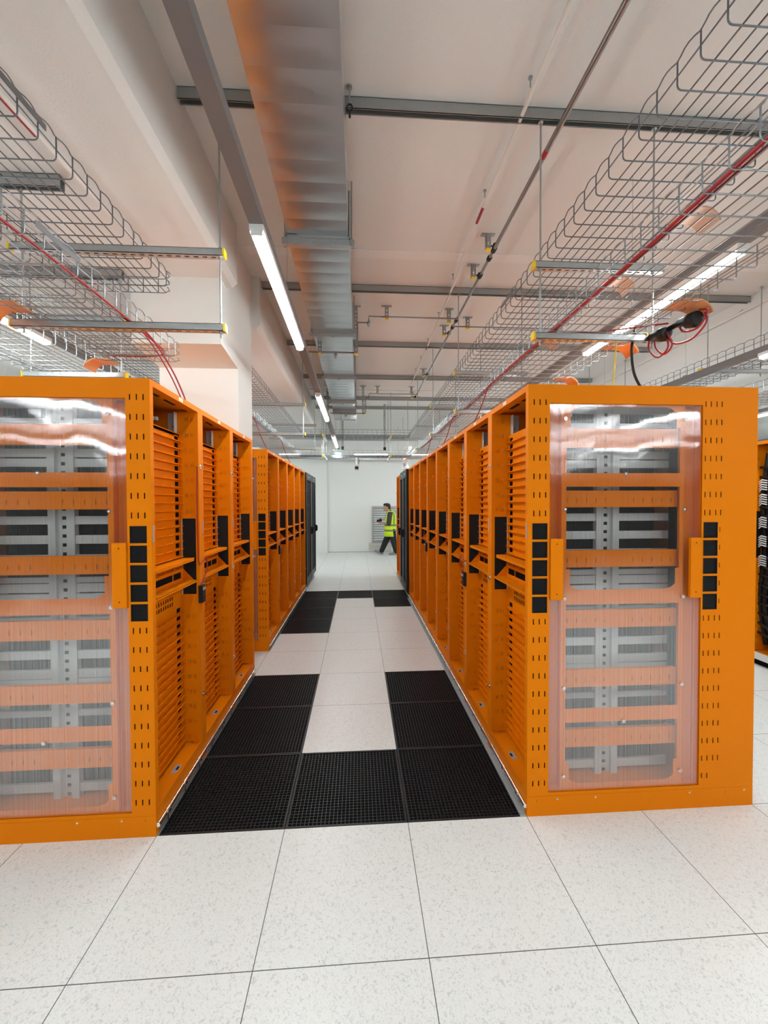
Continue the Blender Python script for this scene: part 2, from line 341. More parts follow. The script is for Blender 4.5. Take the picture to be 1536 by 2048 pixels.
# ================================================================== RACKS
H, D = 2.158, 1.2
ZSQ = [1.967-.0455*i for i in range(16)]
ZLOW = [.945-.0455*i for i in range(18)]
def rack_meshes(sx, W):
    """parts of one rack bay; depth d grows inwards from the aisle face, x = -d*sx"""
    X = lambda d: -d*sx
    R = {}
    m = MB()
    m.box(X(0), X(.02), 0, .027, 0, H); m.box(X(0), X(.05), W-.045, W-.0015, .0, H)
    m.box(X(.0), X(.05), .027, W-.045, 2.128, H); m.box(X(0), X(.004), .027, W-.045, .06, .128)
    m.box(X(D), X(D-.05), 0, .027, 0, H); m.box(X(D), X(D-.05), W-.028, W-.0015, 0, H)
    m.box(X(D), X(D-.05), .027, W-.028, 2.10, H); m.box(X(D), X(D-.05), .027, W-.028, .02, .13)
    m.box(X(.05), X(D-.05), .004, .018, 2.135, 2.146); m.box(X(.05), X(D-.05), W-.02, W-.006, 2.135, 2.146)
    m.box(X(.02), X(.05), .004, .018, 2.128, 2.146); m.box(X(0), X(D), .006, .012, .10, .109)
    R['frame'] = ('frame', m, 'orange')
    m = MB().box(X(.05), X(D-.05), .002, W-.003, 2.146, 2.154)
    R['roof'] = ('roof_panel', m, 'orange')
    R['rbr0'] = ('roof_brush', MB().box(X(.075), X(.10), .16, .27, 2.1435, 2.146), 'brush')
    R['rbr1'] = ('roof_brush', MB().box(X(.075), X(.10), .34, .46, 2.1435, 2.146), 'brush')
    m = MB().box(X(.004), X(.45), .003, W-.003, .110, .116); m.box(X(.45), X(D-.05), .003, W-.003, .110, .116)
    R['base'] = ('base_tray', m, 'orange')
    # side partition with cable slots and a brush opening
    holes = [tuple(sorted((X(.018), X(.096))))+(1.03, 1.488)]
    z = .15
    while z < 2.1:
        if not .97 < z < 1.52:
            for d in (.034, .066): 
                for e in (-.006, .006): holes.append(tuple(sorted((X(d+e-.0017), X(d+e+.0017))))+(z, z+.024))
        z += .0915
    m = MB().plate('y', W-.052, W-.050, min(X(.0), X(.112)), max(X(0), X(.112)), .128, 2.128, holes)
    m.box(X(.112), X(D-.05), W-.052, W-.050, .128, 2.128)
    z = .15
    while z < 2.1:                                         # embossed hooks
        if not .97 < z < 1.52:
            for d in (.034, .066): m.box(X(d-.0048), X(d+.0048), W-.0545, W-.052, z+.001, z+.004)
        z += .0915
    R['part'] = ('side_partition', m, 'orange')
    R['brush'] = ('brush_panel', MB().box(X(.016), X(.098), W-.049, W-.046, 1.028, 1.49), 'brush')
    # stack of one-unit trays set back from the face
    m = MB(); y0, y1 = .027, W-.053; s0, s1 = W-.128, W-.078
    zs = [(z, True) for z in ZSQ]+[(1.2195, False)]+[(z, True) for z in ZLOW]
    m.box(X(.104), X(.107), y0, y1, 1.974, 1.995)
    def tray(m, z, lip):
        hz = .0135
        m.box(X(.104), X(.106), y0, s0, z-.0225, z+.0225)
        m.box(X(.104), X(.106), s1, y1-.012, z-.0225, z+.0225)
        m.box(X(.104), X(.106), s0, s1, z+hz, z+.0225); m.box(X(.104), X(.106), s0, s1, z-.0225, z-hz)
        if lip:
            m.box(X(.084), X(.104), y0, y1-.008, z-.0235, z-.0218)
            for k in range(4):
                yy = y0+.06+k*.105
                m.prism([(yy, z-.0218), (yy+.030, z-.0218), (yy+.025, z-.016), (yy+.008, z-.014)], 'x', X(.084), X(.0865))
    m2_ = MB().box(X(.104), X(.107), y0, y0+.003, .13, 1.99)
    for z, lip in zs: tray(m2_, z, lip)
    R['far'] = ('tray_stack', m2_, 'orange')
    m3_ = MB(); tray(m3_, 0, True); R['tray'] = ('slotted_tray', m3_, 'orange')
    ph = [(y0+.03+k*.026, y0+.045+k*.026, z_, z_+.022) for k in range(15) for z_ in (.990, 1.022)]+[(y0+.05, W-.14, 1.062, 1.080)]
    m.plate('x', X(.104), X(.106), y0, y1-.012, .9675, 1.115, ph)
    m.box(X(.100), X(.103), y1-.012, y1-.004, .13, 1.99)
    R['slat'] = ('tray_frame', m, 'orange')
    R['sock'] = ('socket_strip', MB().box(X(.112), X(.115), s0-.01, s1+.01, .12, 1.99), 'dark')
    m = MB()
    m.prism([(X(.104), y0), (X(.030), y0), (X(.012), y0+.03), (X(.012), W-.10), (X(.026), W-.056), (X(.104), W-.056)], 'z', 1.249, 1.252)
    m.prism([(X(.012), y0+.03), (X(.012), W-.10), (X(.0145), W-.10), (X(.0145), y0+.03)], 'z', 1.238, 1.251)
    R['shelf'] = ('shelf', m, 'orange')
    ph = []
    for i in range(3):
        for k in range(15): ph.append(tuple(sorted((X(.028+i*.022), X(.036+i*.022))))+(y0+.03+k*.029, y0+.048+k*.029))
    m = MB().plate('z', 1.114, 1.117, min(X(.010), X(.104)), max(X(.010), X(.104)), y0, W-.056, ph)
    m.box(X(.010), X(.013), y0, W-.056, 1.106, 1.117)
    m.prism([(X(.104), 1.117), (X(.104), 1.185), (X(.092), 1.185), (X(.03), 1.117)], 'y', W-.060, W-.057)
    m.plate('x', X(.092), X(.094), y0, W-.056, 1.117, 1.19, [(y0+.03, W-.20, 1.135, 1.172), (W-.19, W-.09, 1.135, 1.172)])
    R['cshelf'] = ('perforated_shelf', m, 'orange')
    R['cslot'] = ('cable_slot', MB().box(X(.096), X(.099), y0+.02, W-.08, 1.125, 1.18), 'dark')
    for i, z in enumerate((2.02, 2.075)):
        R['bars%d' % i] = ('mounting_bar', MB().box(X(.22), X(.24), .03, W-.10, z-.010, z+.010), 'rail')
        R['ends%d' % i] = ('bar_end', MB().box(X(.205), X(.222), W-.125, W-.10, z-.010, z+.010), 'whitep')
    m = MB().plate('y', W-.058, W-.056, min(X(.118), X(.17)), max(X(.118), X(.17)), .13, 2.12, [tuple(sorted((X(.135), X(.145))))+(.16+k*.0445, .176+k*.0445) for k in range(43)])
    m.box(X(.098), X(.104), W-.058, W-.054, 1.03, 1.49); m.box(X(.118), X(.121), W-.095, W-.058, .13, 2.12)
    R['rail'] = ('equipment_rail', m, 'rail')
    R['rear'] = ('rear_blackout_panel', MB().box(X(D-.02), X(D-.016), .027, W-.028, .13, 2.10), 'blackrack')  # unseen rear, made dark to keep the bay tops black
    for i, z in enumerate((1.805, 1.10, .405)):
        m = MB().box(X(-.004), X(0), W-.034, W-.008, z-.012, z+.012); m.tube([(X(-.004), W-.021, z), (X(-.016), W-.021, z)], .006, 8)
        m.tube([(X(-.012), W-.021, z+.004), (X(-.012), W-.012, z-.006)], .004, 6)
        R['latch%d' % i] = ('latch', m, 'chrome')
    R['plab'] = ('post_label', MB().box(X(-.001), X(0), .006, .019, 1.395, 1.475), 'stick')
    R['stick'] = ('sticker', MB().box(X(.030), X(.062), W*.46, W*.58, .116, .1168), 'stick')
    R['stick2'] = ('sticker_print', MB().box(X(.034), X(.046), W*.50, W*.55, .1168, .1172), 'dark')
    R['top'] = ('top_label', MB().box(X(-.0012), X(0), W*.50, W*.58, 2.133, 2.152), 'label')
    m = MB()
    y = .04
    m.tube([(X(-.006), .0, .052), (X(-.006), W, .052)], .011, 10)
    R['tubeb'] = ('kick_tube', m, 'chrome')
    for k in range(3):
        m = MB().tube([(X(-.006), .08+k*.2, .052), (X(-.006), .105+k*.2, .052)], .016, 10); m.box(X(-.012), X(.012), .088+k*.2, .098+k*.2, .006, .05)
        R['clamp%d' % k] = ('tube_clamp', m, 'chrome')
    R['plinth'] = ('plinth', MB().box(X(.03), X(D-.06), .002, W-.002, 0, .06), 'dark')
    return {k: (n, mb.mesh(n, MT[ma])) for k, (n, mb, ma) in R.items()}
def part_colour(k): return {'latch': 'chrome latch', 'brush': 'black brush panel', 'stick': 'grey sticker', 'plab': 'grey label', 'rbr': 'black brush strip'}.get(k.rstrip('0123456789'))
SUB = {'stick2': 'stick', 'ends0': 'bars0', 'ends1': 'bars1', 'sock': 'slat', 'cslot': 'cshelf', 'clamp0': 'tubeb', 'clamp1': 'tubeb', 'clamp2': 'tubeb', 'brush': 'part', 'rbr0': 'roof', 'rbr1': 'roof'}
ZTRAY = ZSQ+[1.2195]+ZLOW
def close_side(t, sx, W):
    MB().box(-.03*sx, -(D-.05)*sx, W-.0045, W-.0025, .13, 2.135).build('side_panel', MT['orange'], t)
def rack(meshes, loc, label, group, skip=(), near=False):
    t = thing('server_rack', label, 'server rack', loc, group)
    made = {}
    for k, (n, me) in meshes.items():
        if k == 'tray' and near:
            for z in ZTRAY: inst(n, me, t, (0, 0, z))
        if k in skip or k in SUB or k == 'tray' or (k == 'far' and near): continue
        made[k] = inst(n, me, t)
        if part_colour(k): made[k]['label'] = part_colour(k)
    for k, p in SUB.items():
        if k in skip or p not in made or k not in meshes: continue
        n, me = meshes[k]; o = inst(n, me, made[p])
        if part_colour(k): o['label'] = part_colour(k)
    return t

INNER = [(2.045, 2.092), (1.971, 1.995), (1.807, 1.847), (1.759, 1.799), (1.477, 1.517), (1.381, 1.423), (1.316, 1.327), (1.19, 1.217), (1.142, 1.185), (1.107, 1.134), (.999, 1.018), (.811, .854), (.716, .759), (.675, .711), (.526, .556), (.147, .191), (.03, .09)]
def end_panel(t, sx):
    """the painted end of a row with its ribbed plastic window; y = 0 is the outer face"""
    X = lambda d: -d*sx
    def rng(a, b): return tuple(sorted((X(a), X(b))))
    holes = [rng(.110, .905)+(.118, 2.066)]
    z = 2.055
    rows = [2.057-.0915*i for i in range(7)]
    low = [.968-.0907*i for i in range(10)]
    for z in rows+low:
        for d in (.030, .060, .090): holes.append(rng(d-.0032, d+.0032)+(z, z+.028))
        ds = (.922, .950, .981, 1.008)
        if z < .16: ds = ds[:2]
        for d in ds: holes.append(rng(d-.0032, d+.0032)+(z, z+.028))
    sq = [1.393-.0915*i for i in range(5)]
    for z in sq:
        holes.append(rng(.0225, .0985)+(z, z+.080)); holes.append(rng(.916, .991)+(z, z+.080)); holes.append(rng(1.0015, 1.0066)+(z+.03, z+.055))
    m = MB().plate('y', -.0035, 0, min(X(0), X(D+.002)), max(X(0), X(D+.002)), .0995, H, holes)
    for a, b, zz in ((.905, .110, None),):
        m.box(X(.106), X(.110), -.003, .05, .118, 2.066); m.box(X(.905), X(.909), -.003, .05, .118, 2.066)
    m.box(X(.106), X(.909), -.003, .05, 2.066, 2.070); m.box(X(.106), X(.909), -.003, .05, .114, .118)
    p = m.build('end_panel', MT['orange'], t)
    for z in sq:
        for a, c in ((.0225, .0985), (.916, .991)):
            b = MB().box(X(a), X(c), -.0008, .004, z, z+.080)
            for u0, u1, v0, v1 in ((a, c, z, z+.003), (a, c, z+.077, z+.080), (a, a+.003, z, z+.08), (c-.003, c, z, z+.08)): b.box(X(u0), X(u1), -.0055, .002, v0, v1)
            for k in range(22):                             # bristles
                zz = z+.005+k*.0032; j = random.uniform(-.0015, .0015)
                b.tube([(X(a+.002), -.0012, zz), (X((a+c)/2), -.0025, zz+j), (X(c-.002), -.0012, zz+random.uniform(-.001, .001))], .0012, 4)
            tag(b.build('brush_port', MT['brush'], p), 'black brush port')
    m = MB().plate('y', -.004, 0, min(X(0), X(D+.002)), max(X(0), X(D+.002)), 0, .0985, [rng(.048, .050)+(.07, .085), rng(1.05, 1.052)+(.07, .085)])
    pl = m.build('plinth_panel', MT['orange'], t)
    sm_ = MB().ellipsoid((0, -.0015, 0), (.0055, .003, .0055), 8, 6).mesh('screw', MT['chrome'])
    for d in (.155, .356, .855, 1.152): tag(inst('screw', sm_, pl, (X(d), -.004, .083)), 'chrome screw')
    # inner sheet with two rounded openings
    fr = MB().plate('y', .012, .015, min(X(.178), X(.822)), max(X(.178), X(.822)), .1185, 2.066,
                    [rng(.204, .800)+(1.134, 1.655), rng(.204, .800)+(1.723, 2.056), rng(.204, .800)+(.146, .459), rng(.204, .800)+(.530, 1.060)])
    fr.box(X(.178), X(.181), .015, .05, .12, 2.06); fr.box(X(.819), X(.822), .015, .05, .12, 2.06)
    for z0, z1 in ((1.672, 1.706), (.475, .514)): fr.box(X(.204), X(.80), .0112, .012, z0, z1)
    for cz, sg in ((2.056, -1), (1.134, 1), (.146, 1)):
        for cx, sd in ((.204, 1), (.800, -1)):
            rr = .085 if cz > 2 else .078
            poly = [(X(cx), cz)]
            for k in range(9):
                a = PI/2*k/8; poly.append((X(cx+sd*(rr-rr*math.sin(a))), cz+sg*(rr-rr*math.cos(a))))
            fr.prism(poly, 'y', .012, .015)
            # little tail plates as on the real corner gussets
            fr.box(X(cx), X(cx+sd*.02), .0125, .0145, cz, cz+sg*.105)
    fo = fr.build('window_frame', MT['orange'], t)
    cb = MB()
    for z0, z1 in ((1.855, 1.952), (1.551, 1.636), (1.244, 1.331), (.932, 1.024), (.627, .716), (.316, .407)):
        hs = [rng(d-.0018, d+.0018)+((z0+z1)/2-.02, (z0+z1)/2+.004) for d in (.225, .275, .325, .375, .425, .575, .625, .675, .725, .775)]
        cb.plate('y', .040, .043, min(X(.19), X(.81)), max(X(.19), X(.81)), z0, z1, hs)
        cb.box(X(.19), X(.81), .043, .062, z1-.003, z1); cb.box(X(.19), X(.81), .043, .062, z0, z0+.003)
    cb.build('cross_bar', MT['orange'], fo)
    g = MB()
    for z0, z1 in INNER: g.box(X(.19), X(.43), .125, .14, z0, z1); g.box(X(.55), X(.83), .125, .14, z0, z1)
    g.box(X(.425), X(.46), .118, .15, .09, 2.10); g.box(X(.515), X(.55), .118, .15, .09, 2.10)
    g.plate('y', .135, .138, min(X(.46), X(.515)), max(X(.46), X(.515)), .09, 2.10, [rng(.475, .495)+(.12+k*.0445, .137+k*.0445) for k in range(44)])
    tag(g.build('depth_rail', MT['rail'], t), 'pale grey rails behind the window')
    MB().box(X(.178), X(.822), .22, .224, .12, 2.12).build('interior_shade_sheet', MT['blackrack'], t)  # dark sheet standing in for the dim interior behind the rails
    po = MB().box(X(.111), X(.904), .002, .006, .1185, 2.0655).build('plastic_window', MT['poly'], t)
    tag(po, 'clear ribbed plastic window')
    sw = MB().tube([(0, .002, 0), (0, -.0015, 0)], .009, 12).ellipsoid((0, -.0015, 0), (.006, .004, .006), 10, 6).mesh('screw', MT['chrome'])
    for d, z in ((.192, 1.992), (.820, 1.994), (.505, 1.719), (.193, 1.542), (.817, 1.540), (.191, 1.093), (.814, 1.093), (.191, .641), (.812, .645), (.503, .463), (.190, .192), (.808, .197)):
        tag(inst('screw', sw, po, (X(d), 0, z)), 'chrome screw')
    for a, b_ in ((.1125, .176), (.842, .898)):
        bo = MB().box(X(a), X(b_), -.014, .001, 1.091, 1.395).build('window_bracket', MT['orange'], t)
        bs = MB()
        for z in (1.37, 1.12): bs.tube([(X((a+b_)/2), -.014, z), (X((a+b_)/2), -.0152, z)], .003, 8)
        bs.build('rivet', MT['dark'], bo)
    MB().box(X(.024), X(.102), .014, .016, .12, 2.11).build('slot_shade_strip', MT['blackrack'], t)  # dark strips standing in for the shaded interior behind the slots
    MB().box(X(.912), X(1.03), .014, .016, .12, 2.11).build('slot_shade_strip', MT['blackrack'], t)
    # inside wall of the recess beside the window frame
    MB().box(X(.106), X(.178), .050, .053, .12, 2.06).box(X(.822), X(.909), .050, .053, .12, 2.06).build('recess_sheet', MT['orange'], t)

WL, WR, WR3 = .61, .592, .575
ml, mr, mr3 = rack_meshes(1, WL), rack_meshes(-1, WR), rack_meshes(-1, WR3)
far_skip = ('sock',)
for i in range(3):
    lb = ['orange server rack with a ribbed plastic window on its end, nearest in the left row', 'middle orange server rack of the near left row of three, open to the aisle',
          'last orange server rack of the near left row of three, before the gap'][i]
    t = rack(ml, (0, i*WL, 0), lb, 'orange racks of the near left row', near=True)
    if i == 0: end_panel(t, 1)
    if i == 2: close_side(t, 1, WL)
for i in range(5):
    lb = ['nearest rack of the far left orange row, its slotted end facing the gap', 'second open rack of the far left orange row, a black sensor box at its edge', 'third open rack of the far left orange row, in the middle of five',
          'fourth open rack of the far left orange row', 'fifth and last open rack of the far left orange row, against the black cabinets'][i]
    t = rack(ml, (0, 2.432+i*WL, 0), lb, 'orange racks of the far left row')
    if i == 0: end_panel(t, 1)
    if i == 4: close_side(t, 1, WL)
for i in range(8):
    lb = ('orange server rack with a ribbed plastic window on its end, nearest in the right row' if i == 0 else
          'eighth and last open orange rack of the right row, against the black cabinet' if i == 7 else
          '%s open orange server rack from the camera in the right row' % ORD[i])
    t = rack(mr, (1.8, i*WR, 0), lb, 'orange racks of the right row', near=i < 4)
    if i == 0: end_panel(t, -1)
    if i == 7: close_side(t, -1, WR)
for i in range(2):
    t = rack(mr3, (1.8, 5.75+i*WR3, 0), ['nearer of the two orange racks beyond the black cabinet on the right', 'farthest orange rack on the right, the walking person at its edge'][i], 'orange racks beyond the black cabinet')
    if i == 1: close_side(t, -1, WR3)

# black cabinets at the ends of the rows
def black_cab(sx, W, doors, loc, label, group=None):
    X = lambda d: -d*sx
    t = thing('black_cabinet', label, 'server cabinet', loc, group)
    MB().box(X(0), X(D), .004, W-.004, .03, 2.15).build('body', MT['blackrack'], t)
    dw = (W-.012)/doors
    for k in range(doors):
        a, b = .006+k*dw, .006+(k+1)*dw-.006
        m = MB().plate('x', X(-.042), X(-.004), a, b, .10, 2.15, [(a+.07, b-.07, .22, 2.02)])
        d = m.build('door', MT['blackrack'], t)
        n = max(6, int((b-a-.14)/.02)); mm = MB()
        for i in range(1, n): y = a+.07+(b-a-.14)*i/n; mm.box(X(-.028), X(-.022), y-.003, y+.003, .22, 2.02)
        for i in range(1, 60): z = .22+1.8*i/60; mm.box(X(-.028), X(-.022), a+.07, b-.07, z-.004, z+.004)
        mm.build('mesh_insert', MT['black'], d)
        hd = MB().box(X(-.075), X(-.042), b-.055, b-.02, .98, 1.12); hd.box(X(-.088), X(-.075), b-.05, b-.025, 1.0, 1.10)
        hd.build('handle', MT['black'], d)
        tag(MB().box(X(-.0435), X(-.042), (a+b)/2-.05, (a+b)/2+.05, 2.06, 2.10).build('badge', MT['stick'], d), 'grey badge')
        # steel edge of the door frame
        tag(MB().box(X(-.0445), X(-.03), b-.006, b-.001, .11, 2.14).build('edge_strip', MT['galv'], d), 'bright steel edge')
    MB().box(X(.02), X(D-.02), .01, W-.01, 0, .03).build('plinth', MT['dark'], t)
    return t
black_cab(1, .77, 1, (-.02, 5.50, 0), 'black mesh-door cabinet joining the far left orange row', 'black cabinets ending the left row')
black_cab(1, .80, 1, (-.02, 6.29, 0), 'farthest black mesh-door cabinet on the left, standing free at the row end', 'black cabinets ending the left row')
black_cab(-1, .985, 2, (1.8, 4.75, 0), 'black double-door cabinet between orange racks in the right row')

# the populated rack row beyond the right row
mf = rack_meshes(1, .6)
mf = {k: v for k, v in mf.items() if k in ('frame', 'roof', 'base', 'plinth', 'rear')}
def cable_rack(y, label):
    # faces -x: mirror of the left-hand rack
    t = thing('cabled_rack', label, 'server rack', (4.8, y, 0), 'cabled racks at the right edge')
    for k, (n, me) in mfr.items(): inst(n, me, t)
    MB().box(-.004, -.001, .0, .6, .06, .128).build('base_strip', MT['whitep'], t)
    m = MB(); rnd = random.Random(int(y*100))
    for k in range(9):
        yy = .06+k*.06; zz0 = 1.98
        m.tube(smooth_path([(.16, yy, 2.05), (.10+rnd.uniform(-.02, .02), yy+.01, 1.6), (.12, yy-.01, 1.1), (.10, yy+.02, .6), (.16, yy, .18)], 6), .028, 8)
    m.box(.20, .26, .03, .57, .14, 2.10)
    for k in range(18): m.tube(smooth_path([(.08, .05, .3+k*.095), (.05, .3, .27+k*.095+rnd.uniform(-.03, .03)), (.08, .55, .3+k*.095)], 5), .012, 6)
    tag(m.build('cable_bundle', MT['black'], t), 'black cable bundle')
    lead = MB()
    for c in range(5): lead.tube([(0, -.04, -c*.022), (-.012, 0, .010-c*.022), (0, .035, -.012-c*.022)], .006, 6)
    lm = lead.mesh('patch_leads', MT['wtie'])
    for z in (1.78, 1.64, 1.42, 1.24, 1.05):
        for yy in (.08, .22, .36, .50): tag(inst('patch_leads', lm, t, (.058, yy, z)), 'short white patch leads')
    return t
mfr = {k: v for k, v in rack_meshes(-1, .6).items() if k in ('frame', 'roof', 'base', 'plinth', 'rear', 'latch0', 'latch1', 'latch2', 'part', 'brush')}
cable_rack(.62, 'orange rack packed with black cables, nearer one at the right edge of the photo')
cable_rack(1.22, 'orange rack packed with black cables, partly behind the near right rack')
cable_rack(1.82, 'orange rack packed with black cables, mostly hidden behind the near right rack')

# sensor boxes on red leads hanging at the rack posts
def sensor(x, y, z, sx, label, lead):
    t = thing('sensor_box', label, 'sensor box', (x, y, z), 'black sensor boxes on red leads')
    b = MB().box(-.008, .014*1, -.028, .028, -.105, 0); b.box(-.010, .016, -.022, .022, -.10, -.005)
    b.build('case', MT['black'], t)
    MB().box(.012*sx-.002*sx, .0165*sx, -.02, .02, -.03, -.012).build('screen', MT['stick'], t)
    m = MB(); m.tube(smooth_path(lead, 8), .0035, 6); tag(m.build('lead', MT['red'], t), 'thin red lead')
    return t
sensor(.006, .572, 1.082, 1, 'black sensor box on a red lead, hanging at the nearest left rack post',
       [(0, 0, 0), (.02, .04, .10), (.015, .03, .16), (0, -.03, .13), (-.004, -.035, .25), (-.006, -.036, .5), (-.004, -.034, .72)])
sensor(.006, 3.02, 1.075, 1, 'black sensor box hanging on a rack post of the far left row', [(0, 0, 0), (.02, .03, .06), (.012, -.04, .10), (-.004, -.05, .06)])
sensor(1.786, 1.165, 1.035, -1, 'black sensor box on a red lead, hanging at the second right rack post',
       [(0, 0, 0), (-.02, .04, .06), (-.01, .06, .12), (.006, .02, .09), (.006, -.05, .10)])
sensor(1.786, 2.955, 1.095, -1, 'black sensor box hanging farther down the right rack row', [(0, 0, 0), (-.02, .06, .06), (0, .12, .11), (.006, .16, .13)])

# ================================================================== CEILING CHANNELS, HANGERS, TRAYS
def channel_x(x0, x1, y, z0, z1, w_=.041):
    m = MB(); t = .003; a, b = y-w_/2, y+w_/2
    m.box(x0, x1, a, b, z1-t, z1); m.box(x0, x1, a, a+t, z0, z1); m.box(x0, x1, b-t, b, z0, z1)
    m.box(x0, x1, a, a+.006, z0, z0+t); m.box(x0, x1, b-.006, b, z0, z0+t)
    return m
CH = [.485, 2.52, 4.06, 5.62, 7.13, 8.0]
CHX = [(-.06, 5.5), (-.06, 5.5), (-.06, 5.45), (-.06, 5.45), (-.06, 5.5), (-.06, 5.5)]
for i, (y, (a, b)) in enumerate(zip(CH, CHX)):
    lb = ['steel channel across the ceiling nearest the camera'][0] if i == 0 else '%s steel channel across the ceiling from the camera' % ORD[i]
    t = tag(channel_x(a+.005, b-.005, y, 3.885, 3.953).build('ceiling_channel', MT['strut']), lb, 'ceiling channel', 'steel channels across the ceiling')
for i, (x0, x1, y) in enumerate([(-2.4, -.69, .47), (-2.6, -.62, 1.46)]):
    if i == 0: tag(channel_x(x0, x1, y, ZL-.072, ZL-.002).build('ceiling_channel', MT['strut']), 'short steel channel under the low left ceiling', 'ceiling channel', 'steel channels across the ceiling')
    else: tag(channel_x(x0, -.88, 1.40, ZL-.072, ZL-.002).build('ceiling_channel', MT['strut']), 'short steel channel on the low ceiling beside the column bracket', 'ceiling channel', 'steel channels across the ceiling')

def support_bar(x0, x1, y, ztop, capr=True, capl=True, axis='x'):
    m = MB(); h = .041; a, b = y-.0205, y+.0205
    hs = [(x0+.04+k*.05, x0+.068+k*.05, y-.0065, y+.0065) for k in range(int((x1-x0-.06)/.05))]
    m.plate('z', ztop-h, ztop-h+.003, x0, x1, a, b, hs)
    m.box(x0, x1, a, a+.003, ztop-h, ztop); m.box(x0, x1, b-.003, b, ztop-h, ztop)
    m.box(x0, x1, a, a+.012, ztop-.003, ztop); m.box(x0, x1, b-.012, b, ztop-.003, ztop)
    c = []
    for q, on, s in ((x0, capl, -1), (x1, capr, 1)):
        if on: c.append(MB().box(q+s*.001, q+s*.012, a-.002, b+.002, ztop-h-.002, ztop+.002))
    return m, c
def trapeze(x0, x1, y, zs, rods, ztop, label, group, capl=True, capr=True):
    t = thing('trapeze_hanger', label, 'tray hanger', ((x0+x1)/2, y, zs[0]), group)
    ox, oz = (x0+x1)/2, zs[0]
    for z in zs:
        m, c = support_bar(x0-ox, x1-ox, 0, z-oz, capr, capl)
        b = m.build('support_bar', MT['galv'], t)
        for cc_ in c: tag(cc_.build('end_cap', MT['yellow'], b), 'yellow end cap')
    for rx in rods:
        m = MB().tube([(rx-ox, 0, zs[0]-.075-oz), (rx-ox, 0, ztop-oz)], .0055, 8)
        r = m.build('threaded_rod', MT['strut'], t)
        for z in zs:
            for d_ in (-.052, 0): MB().tube([(rx-ox, 0, z-oz+d_), (rx-ox, 0, z-oz+d_+.011)], .011, 6).build('nut', MT['galv'], r)
        MB().tube([(rx-ox, 0, ztop-oz-.02), (rx-ox, 0, ztop-oz)], .016, 6).build('nut', MT['galv'], r)
    return t
ZT = [2.615, 3.043]
for i, y in enumerate(CH[:5]):
    lb = 'tray hanger nearest the camera over the right racks' if i == 0 else '%s tray hanger from the camera over the right racks' % ORD[i]
    trapeze(2.045, 2.86, y, ZT, (2.08, 2.80), 3.90, lb, 'tray hangers over the right racks', capr=False)
trapeze(-.97, .19, .475, ZT, (.172,), 3.90, 'yellow-capped tray hanger nearest the camera over the left racks', 'tray hangers over the left racks')
bpy.data.objects['trapeze_hanger.005']
_t = bpy.data.objects['trapeze_hanger.005']
_r = MB().tube([(-.915-_t.location.x, 0, ZT[0]-.07-_t.location.z), (-.915-_t.location.x, 0, ZL-.07-_t.location.z)], .0055, 8).build('threaded_rod', MT['strut'], _t)
_r2 = MB().tube([(-.30-_t.location.x, 0, ZT[1]-.05-_t.location.z), (-.30-_t.location.x, 0, ZT[1]-_t.location.z)], .0055, 8)
for i, y in enumerate(CH[2:5]):
    trapeze(-.97, .19, y, ZT, (.165,), 3.90, ['tray hanger above the far left racks, just past the column', 'middle tray hanger above the far left racks', 'farthest tray hanger above the far left racks'][i], 'tray hangers over the left racks')
trapeze(-1.63, -.87, 1.40, ZT, (-1.58, -.90), ZL-.07, 'yellow-capped tray hanger at the left in front of the column', 'tray hangers over the left racks')
trapeze(4.72, 5.50, 2.30, [3.043], (4.80, 5.42), ZC, 'single-bar tray hanger at the far right edge', 'tray hangers at the right edge')
trapeze(4.72, 5.50, 4.6, [3.043], (4.80, 5.42), ZC, 'single-bar tray hanger deeper along the right edge', 'tray hangers at the right edge')

